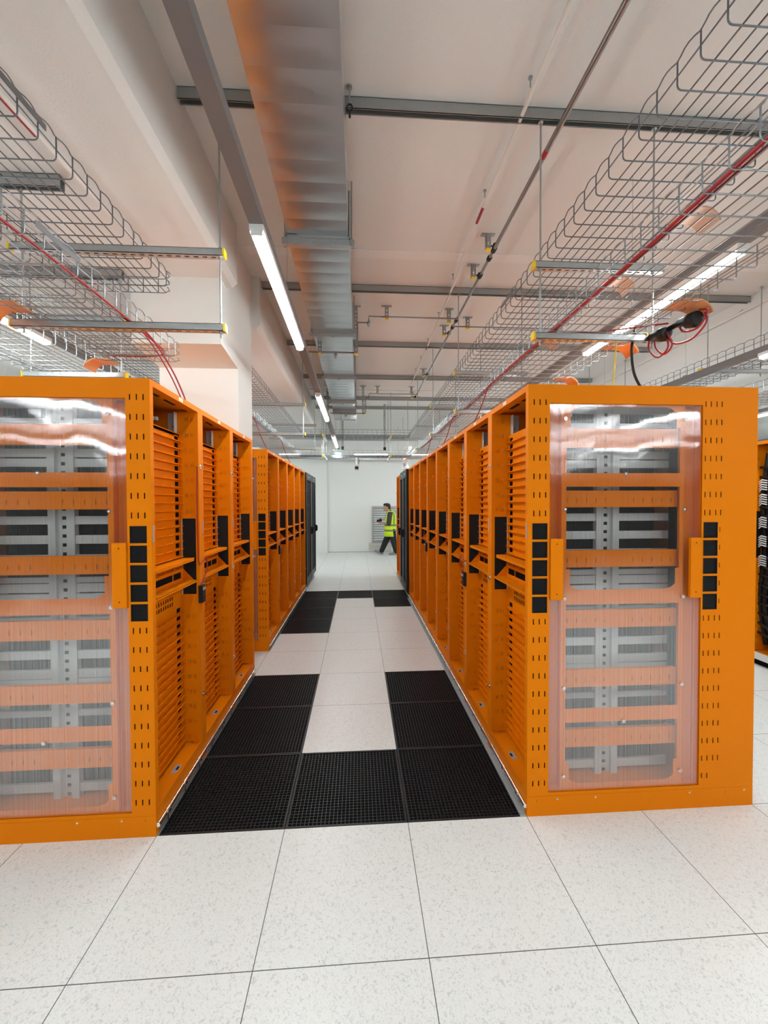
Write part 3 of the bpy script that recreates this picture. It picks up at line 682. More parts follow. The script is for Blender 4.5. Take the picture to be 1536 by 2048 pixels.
def wire_tray(name_label, x0, x1, y0, y1, z, axis='y', group=None, phase=.066, couplers=(), closed_end=False):
    """wire basket: U-shaped cross wires every 100 mm, long wires every 50 mm, sides 100 mm"""
    m = MB(); r = .0029; rc = .016; h = .10
    lo, hi = (x0, x1) if axis == 'y' else (y0, y1)
    a0, a1 = (y0, y1) if axis == 'y' else (x0, x1)
    def P(u, a, zz): return (u, a, zz) if axis == 'y' else (a, u, zz)
    k = math.ceil((a0-phase)/.1)
    a = phase+.1*k
    while a <= a1+1e-6:
        pts = [(lo, z+h)]
        for q in range(4): an = PI+PI/2*q/3; pts.append((lo+rc+rc*math.cos(an), z+rc+rc*math.sin(an)))
        for q in range(4): an = 1.5*PI+PI/2*q/3; pts.append((hi-rc+rc*math.cos(an), z+rc+rc*math.sin(an)))
        pts.append((hi, z+h))
        m.tube([P(u, a, zz) for u, zz in pts], r, 6); a += .1
    n = int(round((hi-lo)/.05))
    for i in range(1, n): u = lo+(hi-lo)*i/n; m.tube([P(u, a0, z+.005), P(u, a1, z+.005)], r, 6)
    for u in (lo+.004, hi-.004):
        m.tube([P(u, a0, z+.052), P(u, a1, z+.052)], r, 6)
        sg = -1 if u < (lo+hi)/2 else 1; pts = []; a = a0; nseg = int((a1-a0)/.02)
        for i in range(nseg+1):
            a = a0+(a1-a0)*i/nseg; q_ = abs(math.sin(PI*(a-phase)/.1)); pts.append(P(u+sg*.008*q_, a, z+h+.008*q_))
        m.tube(pts, r, 6)
    if closed_end:                                          # the basket is bent round and closed at this end
        for zz in (z+.005, z+.052, z+h): m.tube([P(lo+.004, a1-.03, zz), P(lo+.012, a1+.02, zz), P(lo+.06, a1+.05, zz), P(hi-.06, a1+.05, zz), P(hi-.012, a1+.02, zz), P(hi-.004, a1-.03, zz)], r, 6)
        for i in range(1, n):
            u = lo+(hi-lo)*i/n
            m.tube([P(u, a1, z+.005), P(u, a1+.05, z+.005), P(u, a1+.05, z+h)] if i % 2 == 0 else [P(u, a1, z+.005), P(u, a1+.05, z+.005)], r, 6)
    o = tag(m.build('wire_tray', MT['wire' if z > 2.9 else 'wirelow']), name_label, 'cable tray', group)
    if couplers:
        cm = MB()
        for ca, side in couplers:
            u = lo-.004 if side < 0 else hi+.004
            p = P(u, ca-.13, z+.066); q = P(u+.003*side, ca+.13, z+.092)
            cm.box(p[0], q[0], p[1], q[1], p[2], q[2])
            #cm.box(*(P(u-.008*side, ca-.15, 0)[0], P(u, ca+.15, 0)[0]), *(P(u-.008*side, ca-.15, 0)[1], P(u, ca+.15, 0)[1]), z+.093, z+.096)
        tag(cm.build('coupler', MT['wirelow'], o), 'flat joining plate')
    return o
G1 = 'wire trays over the racks'
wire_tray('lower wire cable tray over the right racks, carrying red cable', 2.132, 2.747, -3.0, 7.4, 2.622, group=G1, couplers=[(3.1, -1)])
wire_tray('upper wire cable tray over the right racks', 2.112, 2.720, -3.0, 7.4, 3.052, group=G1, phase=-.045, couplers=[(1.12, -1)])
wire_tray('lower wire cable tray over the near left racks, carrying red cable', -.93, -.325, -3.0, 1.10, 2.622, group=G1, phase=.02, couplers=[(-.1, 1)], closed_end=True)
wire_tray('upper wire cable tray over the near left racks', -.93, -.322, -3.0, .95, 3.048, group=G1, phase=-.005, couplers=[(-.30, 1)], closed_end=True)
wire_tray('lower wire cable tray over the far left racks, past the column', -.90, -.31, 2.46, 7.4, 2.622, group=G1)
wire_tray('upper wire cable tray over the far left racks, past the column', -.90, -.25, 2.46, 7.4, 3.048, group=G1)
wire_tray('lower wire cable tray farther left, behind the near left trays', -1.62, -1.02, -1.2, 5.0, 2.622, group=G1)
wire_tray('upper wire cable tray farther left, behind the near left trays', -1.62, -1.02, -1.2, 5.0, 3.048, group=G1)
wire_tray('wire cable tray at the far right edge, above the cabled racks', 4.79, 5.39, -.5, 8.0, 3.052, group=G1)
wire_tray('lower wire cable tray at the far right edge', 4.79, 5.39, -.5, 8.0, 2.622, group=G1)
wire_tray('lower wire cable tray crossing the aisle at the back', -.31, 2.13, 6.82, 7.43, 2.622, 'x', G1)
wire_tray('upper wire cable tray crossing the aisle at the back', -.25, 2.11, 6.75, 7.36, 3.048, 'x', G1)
# hangers of the crossing trays: bars run along the aisle
for i, x in enumerate((.235, 1.66)):
    t = thing('trapeze_hanger', ['left yellow-capped hanger of the crossing trays at the back', 'right yellow-capped hanger of the crossing trays at the back'][i], 'tray hanger', (x, 7.1, ZT[0]), 'hangers of the crossing trays')
    for z in ZT:
        b = MB().box(-.0205, .0205, -.42, .42, z-ZT[0]-.041, z-ZT[0]).build('support_bar', MT['galv'], t)
        tag(MB().box(-.022, .022, -.432, -.42, z-ZT[0]-.043, z-ZT[0]+.002).build('end_cap', MT['yellow'], b), 'yellow end cap')
    for yy in (-.38, .38): MB().tube([(0, yy, -.07), (0, yy, ZC-ZT[0])], .0055, 8).build('threaded_rod', MT['strut'], t)
# far left hangers over the hidden row

# ================================================================== LAMPS
def lamp(x, y, label, L=1.48, z=2.87):
    t = thing('led_batten', label, 'ceiling lamp', (x, y, z), 'LED lamps hung from the ceiling')
    b = MB().box(-.034, .034, 0, L, .026, .055); b.box(-.028, .028, .004, .013, .003, .03); b.box(-.028, .028, L-.013, L-.004, .003, .03)
    b.build('housing', MT['whitep'], t)
    d = MB(); n = 8
    prof = [(-.026, .026)]+[(-.026*math.cos(PI*k/n), .012-.014*math.sin(PI*k/n)) for k in range(n+1)]+[(.026, .026)]
    d.prism(prof, 'y', .013, L-.013)
    tag(d.build('diffuser', MT['led'], t), 'glowing white diffuser')
LX = [(-1.555, 'left hot aisle'), (.478, 'centre aisle'), (2.975, 'right hot aisle'), (4.63, 'far right aisle'), (7.05, 'outer right aisle'), (-4.0, 'outer left aisle'), (-7.0, 'outermost left aisle'), (10.0, 'outermost right aisle')]
YN = [('last row in the distance behind the camera', -14.88), ('next to last row behind the camera', -11.9), ('third row behind the camera', -8.93), ('farthest behind the camera', -5.95), ('behind the camera', -2.94), ('nearest the camera', .06), ('second from the camera', 3.04), ('third from the camera', 6.03)]
for x, nm in LX:
    for q, y in YN:
        if y < -6 and nm.startswith('outer'): continue
        lamp(x, y, 'LED lamp over the %s, %s' % (nm, q))
    tr = thing('lamp_trunking', 'grey lamp trunking running along the %s' % nm, 'lamp trunking', (x, 0, 2.925), 'lamp trunkings hung along the aisles')
    MB().box(-.034, .034, -15.5, 8.2, 0, .055).build('rail', MT['trunk'], tr)
    wr = MB(); cl = MB()
    for y in [-2.0, .93, 2.4, 3.9, 5.4, 7.0]:
        wr.tube([(0, y, .055), (0, y, (ZC if -.06 < x < 5.5 else ZL)-2.925)], .0015, 5); cl.box(-.02, .02, y-.02, y+.02, .055, .075)
    wr.build('hanging_wire', MT['strut'], tr); cl.build('wire_clip', MT['strut'], tr)
for i, (xa, xb) in enumerate(((.86, 1.76), (-1.1, -.60), (2.4, 3.9), (-3.4, -1.9), (4.6, 6.1))):  # last three are unseen lights, added to brighten the back wall
    t = thing('led_batten', ['LED lamp mounted crosswise before the back wall', 'crosswise LED lamp behind the far left racks', 'unseen crosswise light added behind the far right racks', 'unseen crosswise light added at the back left corner', 'unseen crosswise light added at the back right corner'][i], 'ceiling lamp', (xa, 8.85, 2.87), 'LED lamps hung from the ceiling')
    MB().box(0, xb-xa, -.03, .03, .02, .06).build('housing', MT['whitep'], t)
    tag(MB().box(.01, xb-xa-.01, -.009, .009, .004, .02).build('diffuser', MT['led2'], t), 'glowing white diffuser')
    MB().tube([(.1, 0, .06), (.1, 0, ZC-2.87)], .002, 5).tube([(xb-xa-.1, 0, .06), (xb-xa-.1, 0, ZC-2.87)], .002, 5).build('hanging_wire', MT['strut'], t)

# ================================================================== AIR DUCT
du = thing('air_duct', 'galvanised rectangular air duct along the ceiling above the aisle', 'air duct', (.68, 0, 3.53))
def duct_seg(y0, y1, x0, x1, z0, z1):
    m = MB(); n = int(round((y1-y0)/.163))
    for i in range(n):
        a = y0+(y1-y0)*i/n; b = y0+(y1-y0)*(i+1)/n
        vs = []; nx, ny = 7, 5
        # bottom sheet, each panel bowed slightly between its folds
        for j in range(ny):
            for k in range(nx):
                u, v = k/(nx-1), j/(ny-1); sag = .006*math.sin(PI*v)*math.sin(PI*u)**.5
                vs.append((x0+(x1-x0)*u, a+(b-a)*v, z0-sag))
        fs = [(j*nx+k, (j+1)*nx+k, (j+1)*nx+k+1, j*nx+k+1) for j in range(ny-1) for k in range(nx-1)]
        m.add(vs, fs, True)
        for x, s in ((x0, -1), (x1, 1)):
            vs = [(x+s*.004*math.sin(PI*j/4)*math.sin(PI*k/4), a+(b-a)*j/4, z0+(z1-z0)*k/4) for j in range(5) for k in range(5)]
            m.add(vs, [(j*5+k, (j+1)*5+k, (j+1)*5+k+1, j*5+k+1) for j in range(4) for k in range(4)], True)
    m.box(x0, x1, y0, y1, z1-.002, z1)
    return m
d1 = duct_seg(-3.0, 1.06, .462-.68, .898-.68, 0, .33); d1.box(.462-.68, .898-.68, 1.05, 1.06, 0, .33)
d1.build('duct_sheet', MT['duct'], du)
d2 = duct_seg(1.06, 6.55, .452-.68, .905-.68, .0, .33)
d2.build('duct_sheet', MT['duct'], du)
for y in (1.075, 2.72, 4.30, 5.80, 6.55):
    MB().box(.445-.68, .912-.68, y-.012, y+.012, -.012, 0).box(.440-.68, .454-.68, y-.012, y+.012, -.012, .33).box(.904-.68, .918-.68, y-.012, y+.012, -.012, .33).build('flange', MT['galv'], du)
e_ = MB().box(.44-.68, .93-.68, 6.56, 7.1, -.09, .33)
e_.build('end_box', MT['duct'], du)
sl = MB()
for k in range(5): sl.box(.93-.68, .936-.68, 6.62, 7.05, -.06+k*.03, -.045+k*.03)
sl.box(.46-.68, .91-.68, 7.1, 7.115, -.11, -.09); sl.box(.62-.68, .64-.68, 6.6, 7.1, -.10, -.09); sl.box(.45-.68, .92-.68, 6.60, 6.62, -.1, -.09)
sl.build('outlet_grille', MT['whitep'], du)
for i, (y, zb) in enumerate(((-.9, 3.495), (1.10, 3.495), (2.745, 3.495), (4.325, 3.495), (5.83, 3.495))):
    lb = 'steel hanger under the air duct, ' + ['behind the camera', 'nearest the camera', 'second along the duct', 'third along the duct', 'last before the duct outlet'][i]
    t = thing('duct_hanger', lb, 'duct hanger', (.68, y, zb), 'steel hangers under the air duct')
    MB().box(-.265, .265, -.018, .018, -.018, .018).box(-.265, .265, -.022, -.018, .010, .022).build('cross_bar', MT['galv'], t)
    for x in (-.245, .245):
        MB().tube([(x, 0, -.03), (x, 0, ZC-zb)], .006, 8).build('threaded_rod', MT['strut'], t)
        MB().box(x-.014, x+.014, -.024, .024, -.026, .026).build('clamp', MT['galv'], t)
    MB().box(-.016, .016, -.03, -.018, -.032, -.012).build('clip', MT['galv'], t)
t = thing('pipe_clip', 'small pear-shaped clip hanging from the ceiling beside the duct', 'ceiling clip', (.925, .41, ZC))
MB().tube([(0, 0, 0), (0, 0, -.10)], .005, 8).tube([(0, 0, 0), (0, 0, -.012)], .016, 10).build('rod', MT['strut'], t)
MB().tube([Vector((0, .0, -.125))+Vector((math.sin(a)*.016, 0, math.cos(a)*.024)) for a in [2*PI*k/12 for k in range(12)]], .005, 6, True).tube([(0, 0, -.145), (0, 0, -.175)], .007, 8).build('loop', MT['black'], t)

# ================================================================== PIPES
def pbracket(x, y, label, length=.13, dx=0):
    t = thing('pipe_bracket', label, 'pipe bracket', (x, y, ZC), 'yellow-tipped pipe brackets under the ceiling')
    MB().box(-.06, .06, -.02, .02, -.008, 0).plate('y', -.0205, -.0175, -.0205, .0205, -length, -.008, [(-.007, .007, -length+.03+k*.045, -length+.055+k*.045) for k in range(int((length-.05)/.045))]).box(-.0205, -.0175, -.0205, .0205, -length, -.008).box(.0175, .0205, -.0205, .0205, -length, -.008).build('strut', MT['strut'], t)
    tag(MB().box(-.022, .022, -.022, .022, -length-.012, -length).build('end_cap', MT['yellow'], t), 'yellow end cap')
    if dx: MB().tube([(.0, 0, -length+.03), (dx, 0, -length+.03)], .006, 6).tube([(dx, -.014, -length+.03), (dx, .014, -length+.03)], .024, 10).build('pipe_clamp', MT['black'], t)
    return t
ZP = 3.842; XP = 2.185
pp = thing('suppression_pipe', 'steel gas suppression pipe along the ceiling between duct and right trays', 'pipe', (XP, 0, ZP))
MB().tube([(0, -4, 0), (0, 1.66, 0)], .017, 12).build('pipe', MT['steelpipe'], pp)
MB().tube([(0, 1.64, 0), (0, 6.5, 0)], .014, 12).build('pipe', MT['steelpipe'], pp)
m = MB()
for y, l in ((1.62, .05), (1.76, .035), (2.04, .05), (3.02, .06), (3.22, .05), (5.1, .03)): m.tube([(0, y, 0), (0, y+l, 0)], .023, 12)
m.build('coupling', MT['black'], pp)
tag(MB().tube([(0,   .62, 0), (0, .68, 0)], .0176, 12).build('red_marker', MT['red'], pp), 'red marker sleeve')
for x, y, d, lb in ((2.12, 1.62, .065, 'yellow-tipped pipe bracket nearest the camera'), (2.12, 2.08, .065, 'second yellow-tipped pipe bracket along the main pipe'),
                    (2.12, 3.46, .065, 'pipe bracket just past the pipe junction'), (2.12, 5.2, .065, 'pipe bracket deepest along the main pipe'), (2.12, 6.7, .065, 'last pipe bracket before the crossing trays')):
    pbracket(x, y, lb, .13, d)
pbracket(1.315, 2.97, 'pipe bracket holding the nozzle pipe right of the duct', .15)
pbracket(2.08, 3.00, 'pipe bracket holding the nozzle pipe at the junction', .17)
pbracket(2.37, 3.21, 'pipe bracket right of the junction, holding the branch pipe', .14)
pbracket(.944, 2.99, 'long perforated bracket hanging right of the duct', .57)
pbracket(.513, 2.99, 'long perforated bracket hanging left of the duct', .57)
def nozzle_pipe(y, xr, xs, xd, xl, zt, zb, xn, label, label_n):
    t = thing('nozzle_pipe', label, 'pipe', (0, y, 0), 'thin nozzle pipes under the duct')
    m = MB().tube([(xr, 0, zt), (xs, 0, zt), (xs, 0, zt-.06)], .009, 8).tube([(xs, 0, zt-.075), (xd+.01, 0, zt-.075), (xd, 0, zt-.09), (xd, 0, zb+.012), (xd-.012, 0, zb), (xl, 0, zb)], .009, 8)
    m.build('pipe', MT['steelpipe'], t)
    for x, z in ((xs, zt-.085), (xn, zb-.04)): MB().tube([(x, 0, z+.04), (x, 0, z+.02), (x, 0, z+.018), (x, 0, z-.015), (x, 0, z-.016), (x, 0, z-.035)], [.009, .009, .022, .022, .014, .014], 10).build('nozzle', MT['strut'], t)
nozzle_pipe(2.985, 2.18, 1.10, .962, .30, 3.832, 3.395, .70, 'thin nozzle pipe dropping from the junction and passing under the duct', '')
nozzle_pipe(6.3, 2.18, 1.19, 1.12, .40, 3.80, 3.40, .72, 'far nozzle pipe dropping beside the duct outlet', '')
pbracket(1.07, 6.32, 'long perforated bracket hanging right of the duct outlet', .56)
pbracket(.36, 6.32, 'long perforated bracket hanging left of the duct outlet', .5)
pbracket(1.36, 6.3, 'pipe bracket on the far nozzle pipe, right of the duct outlet', .14)
pbracket(2.05, 6.3, 'pipe bracket on the far nozzle pipe near the main pipe', .16)
br = tag(MB().tube([(2.18, 3.21, 3.835), (3.6, 3.21, 3.835)], .008, 8).build('branch_pipe', MT['steelpipe']), 'thin branch pipe running right from the pipe junction', 'pipe')

wp = thing('detector_pipe', 'thin white pipe with red bands along the ceiling, right of the duct', 'pipe', (1.955, 0, 3.90))
MB().tube([(0, -4, 0), (0, 1.9, 0), (.03, 2.2, 0), (.05, 6.0, 0)], .011, 10).build('pipe', MT['whitepipe'], wp)
tag(MB().tube([(0, 1.22, 0), (0, 1.40, 0)], .0118, 10).tube([(.04, 4.02, 0), (.041, 4.16, 0)], .0118, 10).build('red_band', MT['red'], wp), 'red bands')
m = MB()
for y, x in ((.30, -.02), (1.12, -.02), (2.25, .0), (3.1, .02), (3.9, .02), (4.6, .03), (5.2, .03)): m.tube([(x, y, -.004), (x, y, .05)], .004, 6); m.tube([(x, y, .045), (x, y, .055)], .012, 8)
m.build('clip', MT['strut'], wp)
wl = thing('detector_pipe', 'thin white pipe with a red band under the low left ceiling', 'pipe', (-.60, 0, ZL-.04))
MB().tube([(-.05, -2.5, 0), (0, 0, 0), (.06, 1.4, 0)], .011, 10).build('pipe', MT['whitepipe'], wl)
tag(MB().tube([(-.008, -.05, -.001), (-.001, .16, -.001)], .0118, 10).build('red_band', MT['red'], wl), 'red band')
MB().tube([(.045, .95, 0), (.045, .95, .04)], .004, 6).tube([(-.02, .1, 0), (-.02, .1, .04)], .004, 6).build('clip', MT['strut'], wl)
wr_ = thing('detector_pipe', 'thin white pipe along the fascia at the upper right', 'pipe', (5.44, 0, 3.80))
MB().tube([(0, -2, .03), (0, 8, -.05)], .013, 8).build('pipe', MT['whitepipe'], wr_)
MB().tube([(0, 2.6, 0), (.06, 2.6, .05)], .004, 6).tube([(0, 5, 0), (.06, 5, .05)], .004, 6).build('clip', MT['strut'], wr_)

# ================================================================== CABLES AND DROP-OUTS
def cable(name, pts, r, m, label, cat='cable', n=10, group=None, sub=8):
    return tag(MB().tube(smooth_path(pts, sub), r, n).build(name, MT[m]), label, cat, group)
rr = random.Random(3)
pts = [(2.18, -2.9, 2.637)]
for k in range(14): pts.append((2.165+rr.uniform(-.012, .018)-.002*k*.3, -2.2+k*.62, 2.637))
cable('red_cable', pts, .0075, 'red', 'thick red cable lying along the lower right tray', sub=6)
cable('red_cable', [(2.20, -2.9, 2.636), (2.19, -1, 2.636), (2.178, .4, 2.636), (2.165, 1.5, 2.636), (2.19, 3, 2.636), (2.17, 6.3, 2.636)], .004, 'red', 'thinner red cable beside the thick one in the lower right tray')
pts = [(-.40, -2.9, 2.637), (-.38, -1.2, 2.637), (-.36, -.35, 2.637), (-.352, -.1, 2.637), (-.35, .3, 2.637), (-.36, .75, 2.637), (-.40, 1.02, 2.64), (-.55, 1.06, 2.63), (-.80, 1.05, 2.63)]
cable('red_cable', pts, .006, 'red', 'red cable along the lower left tray, curving at its end')
cable('red_cable', [(-.36, .45, 2.64), (-.30, .62, 2.60), (-.20, .68, 2.42), (-.12, .66, 2.25), (-.06, .55, 2.157)], .005, 'red', 'red cable hanging from the left tray to the nearest left rack')
cable('red_cable', [(-.372, .45, 2.64), (-.32, .60, 2.60), (-.22, .655, 2.42), (-.135, .635, 2.25), (-.075, .53, 2.157)], .004, 'red', 'second thin red cable hanging beside the first onto the left rack')
for i, (y, x0) in enumerate(((1.55, 2.15), (2.9, 2.14), (4.3, 2.14))):
    cable('red_cable', [(x0, y, 2.637), (x0-.03, y+.05, 2.60), (2.06, y+.18, 2.38), (1.97, y+.28, 2.2), (1.93, y+.30, 2.157)], .005, 'red', 'red cable dropping onto the right racks, %s from the camera' % ORD[i], group='red cables dropping to the right racks')
for i, (y, x0) in enumerate(((3.0, -.32), (4.7, -.32))):
    cable('red_cable', [(x0, y, 2.637), (x0+.04, y+.06, 2.60), (-.22, y+.16, 2.38), (-.14, y+.26, 2.2), (-.10, y+.28, 2.157)], .005, 'red', 'red cable dropping onto the far left racks, %s from the camera' % ORD[i], group='red cables dropping to the far left racks')
cable('black_cable', [(2.72, .53, 2.68), (2.69, .50, 2.62), (2.67, .49, 2.52), (2.68, .48, 2.38), (2.73, .47, 2.27), (2.80, .46, 2.157)], .008, 'black', 'black cable hanging from the tray onto the near right rack')
cable('yellow_cable', [(2.66, .62, 2.66), (2.63, .58, 2.60), (2.60, .55, 2.45), (2.57, .52, 2.30), (2.55, .50, 2.157)], .005, 'ycable', 'yellow cable hanging from the tray onto the near right rack')
cable('yellow_cable', [(2.70, .64, 2.634), (2.735, .54, 2.634), (2.75, .46, 2.615)], .007, 'ycable', 'yellow cable tail lying in the tray beside a black plug')
def plug(loc, label, loops):
    t = thing('power_plug', label, 'power plug', loc, 'black plugs hanging at the right tray')
    m = MB().tube([(0, .16, .02), (0, .10, .02), (0, .09, .018), (0, .03, .008), (0, .02, .0), (0, -.03, -.012), (0, -.035, -.012)], [.016, .018, .024, .026, .040, .042, .03], 12)
    m.build('body', MT['black'], t)
    mm = MB()
    for L in loops: mm.tube(smooth_path(L, 8), .0055, 8)
    tag(mm.build('lead', MT['red'], t), 'looped red lead')
plug((2.77, .36, 2.575), 'black plug with red leads looping below the hanger bar', [[(0, .10, .03), (-.01, .10, -.05), (0, .04, -.125), (.01, -.03, -.09), (0, -.02, 0)], [(0, .05, .03), (0, .06, -.05), (.01, .0, -.12), (.02, -.05, -.08), (.0, -.03, .0)]])
plug((2.79, .17, 2.575), 'black plug with a red lead beside the orange drop-out', [[(0, .10, .03), (0, .06, -.04), (0, -.04, -.06), (0, -.10, 0), (0, -.05, .03)], [(0, .18, -.02), (0, .12, -.085), (0, .0, -.105), (0, -.09, -.06), (0, -.085, 0)]])
cable('red_cable', [(2.17, .55, 2.637), (2.45, .50, 2.637), (2.70, .40, 2.637), (2.76, .30, 2.61)], .005, 'red', 'red cable crossing the lower right tray to the plugs')
def dropout(x, y, z, sx, label, wm='wf'):
    t = thing('cable_dropout', label, 'cable drop-out', (x, y, z), 'orange plastic drop-outs on the trays')
    m = MB(); R = .085; n = 10; w_ = .13
    m.box(-.10*sx, 0, -w_/2, w_/2, .006, .009)
    for k in range(n):
        a0, a1 = PI/2-PI*.42*k/n, PI/2-PI*.42*(k+1)/n
        p = [(R*math.cos(a)*sx*r/R, -R+.009+R*math.sin(a)*r/R) for a, r in ((a0, R), (a1, R), (a1, R-.003), (a0, R-.003))]
        m.prism(p, 'y', -w_/2, w_/2)
    m.build('sheet', MT[wm], t)
    rb = MB()
    for yy in (-w_/2, -w_/6, w_/6, w_/2):
        rb.box(-.10*sx, 0, yy-.002, yy+.002, .009, .013)
        pts = [((R+.002)*math.cos(PI/2-PI*.42*k/n)*sx, yy, -R+.009+(R+.002)*math.sin(PI/2-PI*.42*k/n)) for k in range(n+1)]
        rb.tube([Vector((q[0], q[1], q[2])) for q in pts], .0025, 5)
    for k in (0, 4, 8):
        a = PI/2-PI*.42*k/n; rb.box((R*math.cos(a))*sx-.003, (R*math.cos(a))*sx+.003, -w_/2, w_/2, -R+.009+R*math.sin(a)-.001, -R+.012+R*math.sin(a))
    rb.build('rib', MT[wm], t)
dropout(2.75, .15, 2.632, 1, 'orange cable drop-out on the lower right tray, nearest, behind a black plug')
dropout(2.75, .72, 2.632, 1, 'orange cable drop-out on the lower right tray, second along')
dropout(2.75, 1.46, 2.632, 1, 'orange cable drop-out on the lower right tray, third along')
dropout(2.72, .08, 3.060, 1, 'pale drop-out on the upper right tray, nearest the camera', 'wfp')
dropout(2.72, .72, 3.060, 1, 'pale drop-out on the upper right tray, second along', 'wfp')
dropout(2.72, 1.75, 3.060, 1, 'pale drop-out on the upper right tray, third along', 'wfp')
dropout(-.93, .37, 2.632, -1, 'orange drop-out on the lower left tray, cut by the photo edge')
dropout(-.95, 1.22, 2.632, -1, 'orange drop-out above the near left rack')

# ================================================================== BACK OF THE ROOM
lv = thing('wall_louvre', 'grey metal louvre set in the back wall behind the person', 'louvre', (1.44, WALLY, .34))
fm = MB().plate('y', -.05, 0, -.04, .98, -.02, 1.16, [(.02, .92, .05, 1.09)]); fm.build('frame', MT['galv'], lv)
sm = MB()
for k in range(14):
    z = .075+k*.074
    sm.prism([(-.045, z-.026), (-.042, z-.026), (-.012, z+.026), (-.015, z+.026)], 'x', .02, .92)
sm.build('slats', MT['rail'], lv)
MB().box(.02, .92, -.006, 0, .05, 1.09).build('backing', MT['strut'], lv)
sil = tag(MB().box(1.30, 2.6, WALLY-.06, WALLY, .205, .30).box(1.30, 2.6, WALLY-.03, WALLY, .06, .205).build('wall_ledge', MT['sill']), 'pale ledge on the back wall under the louvre', 'ledge')
cc = thing('security_camera', 'white security camera hanging below the crossing tray', 'security camera', (.93, 7.30, 2.60)); cc.scale = (1.35, 1.35, 1.35)
MB().tube([(0, 0, .03), (0, 0, -.07)], .014, 10).tube([(0, 0, -.055), (.012, 0, -.12)], .016, 10).build('arm', MT['whitep'], cc)
b = MB().box(-.038, .038, -.16, .06, -.195, -.125); b.box(-.042, .042, -.175, .03, -.128, -.118); b.build('body', MT['whitep'], cc)
tag(MB().box(-.030, .030, -.166, -.16, -.190, -.145).tube([(0, -.166, -.16), (0, -.172, -.16)], .02, 12).build('front_glass', MT['black'], cc), 'dark front glass')
MB().tube(smooth_path([(.02, 0, .02), (.04, 0, -.03), (.03, .02, -.08), (.02, .03, -.13)], 6), .005, 6).build('lead', MT['black'], cc)
ex = thing('exit_sign', 'small green exit sign hung below the end of the centre lamp row', 'sign', (.50, 7.65, 2.745))
MB().box(-.085, .085, -.015, .015, -.05, .05).build('box', MT['teal'], ex)
tag(MB().prism([(-.065, 0), (-.03, .03), (-.03, .012), (.0, .012), (.0, -.012), (-.03, -.012), (-.03, -.03)], 'y', -.0165, -.015).prism([(.02, -.035), (.065, -.035), (.065, .035), (.02, .035)], 'y', -.0165, -.015).build('arrow', MT['whitep'], ex), 'white arrow and door mark')
MB().tube([(-.06, 0, .05), (-.06, 0, ZC-2.745)], .003, 6).tube([(.06, 0, .05), (.06, 0, ZC-2.745)], .003, 6).build('rod', MT['strut'], ex)
fo = MB(); rf = random.Random(5); n = 18
rings = []
for i in range(72):
    z = .01+i*.041; cx = 2.05+.10*(i/71)**6+.015*math.sin(i*.9); cy = 7.62
    rings.append((cx, cy, z))
vs = []; fs = []
for i, (cx, cy, z) in enumerate(rings):
    for k in range(n):
        a = 2*PI*k/n; r = .065+.02*math.sin(i*1.1)+rf.uniform(-.024, .024); vs.append((cx+r*math.cos(a), cy+r*math.sin(a), z+rf.uniform(-.012, .012)))
for i in range(len(rings)-1):
    for k in range(n): fs.append((i*n+k, i*n+(k+1) % n, (i+1)*n+(k+1) % n, (i+1)*n+k))
fo.add(vs, fs, False); fo.add(vs[:n], [tuple(range(n))[::-1]]); fo.add(vs[-n:], [tuple(range(n))])
tag(fo.build('foil_wrapped_pipe', MT['foil']), 'crumpled silver foil wrapped pipe rising above the far right racks', 'pipe')
for i, (x, y) in enumerate(((.60, 7.7), (1.60, 7.8))):
    t = thing('hanging_post', ['left', 'right'][i]+' dark perforated post hanging before the back wall', 'ceiling post', (x, y, ZC), 'posts hanging before the back wall')
    MB().plate('y', -.02, -.017, -.02, .02, -1.05, 0, [(-.007, .007, -1.0+k*.05, -.97+k*.05) for k in range(19)]).box(-.02, -.017, -.02, .02, -1.05, 0).box(.017, .02, -.02, .02, -1.05, 0).build('strut', MT['strut'], t)
    MB().box(-.03, .03, -.03, .03, -1.10, -1.03).build('foot', MT['black'], t)
t = thing('pipe_stub', 'thin pale pipe rising from the floor by the back wall', 'pipe', (2.05, WALLY-.12, 0))
MB().tube([(0, 0, 0), (0, 0, .40)], .014, 10).build('pipe', MT['whitepipe'], t); MB().tube([(0, 0, .38), (0, 0, .43)], .026, 10).build('valve', MT['black'], t)
for i, (z, y) in enumerate(((3.35, 9.2), (2.98, 10.6))):
    cd = MB().box(-.2, 2.6, y-.03, y+.03, z-.05, z+.01).build('cable_duct', MT['galv'])
    for x in (.2, 2.2): MB().tube([(x, y, z), (x, y, ZC)], .005, 6).build('hanging_rod', MT['strut'], cd)
    tag(cd, ['higher grey cable duct crossing before the back wall', 'lower grey cable duct crossing before the back wall'][i], 'cable duct', 'cable ducts before the back wall')

# row of cabinets behind the camera (seen only as a reflection in the plastic windows)
for i in range(20):
    t = thing('black_cabinet', 'black cabinet in the row far behind the camera', 'server cabinet', (-10.2+i*1.2, -5.6, 0), 'black cabinets behind the camera')
    if i == 0:
        b0 = MB().box(.004, 1.196, -1.0, 0, .02, 2.15).mesh('body', MT['blackrack']); d0 = MB().box(.03, 1.17, 0, .03, .08, 2.12).mesh('door', MT['blackrack']); h0 = MB().box(1.08, 1.11, .03, .06, .95, 1.15).mesh('handle', MT['black']); p0 = MB().box(.02, 1.18, -.98, -.02, 0, .02).mesh('plinth', MT['dark'])
    inst('body', b0, t); inst('plinth', p0, t); d = inst('door', d0, t); inst('handle', h0, d)

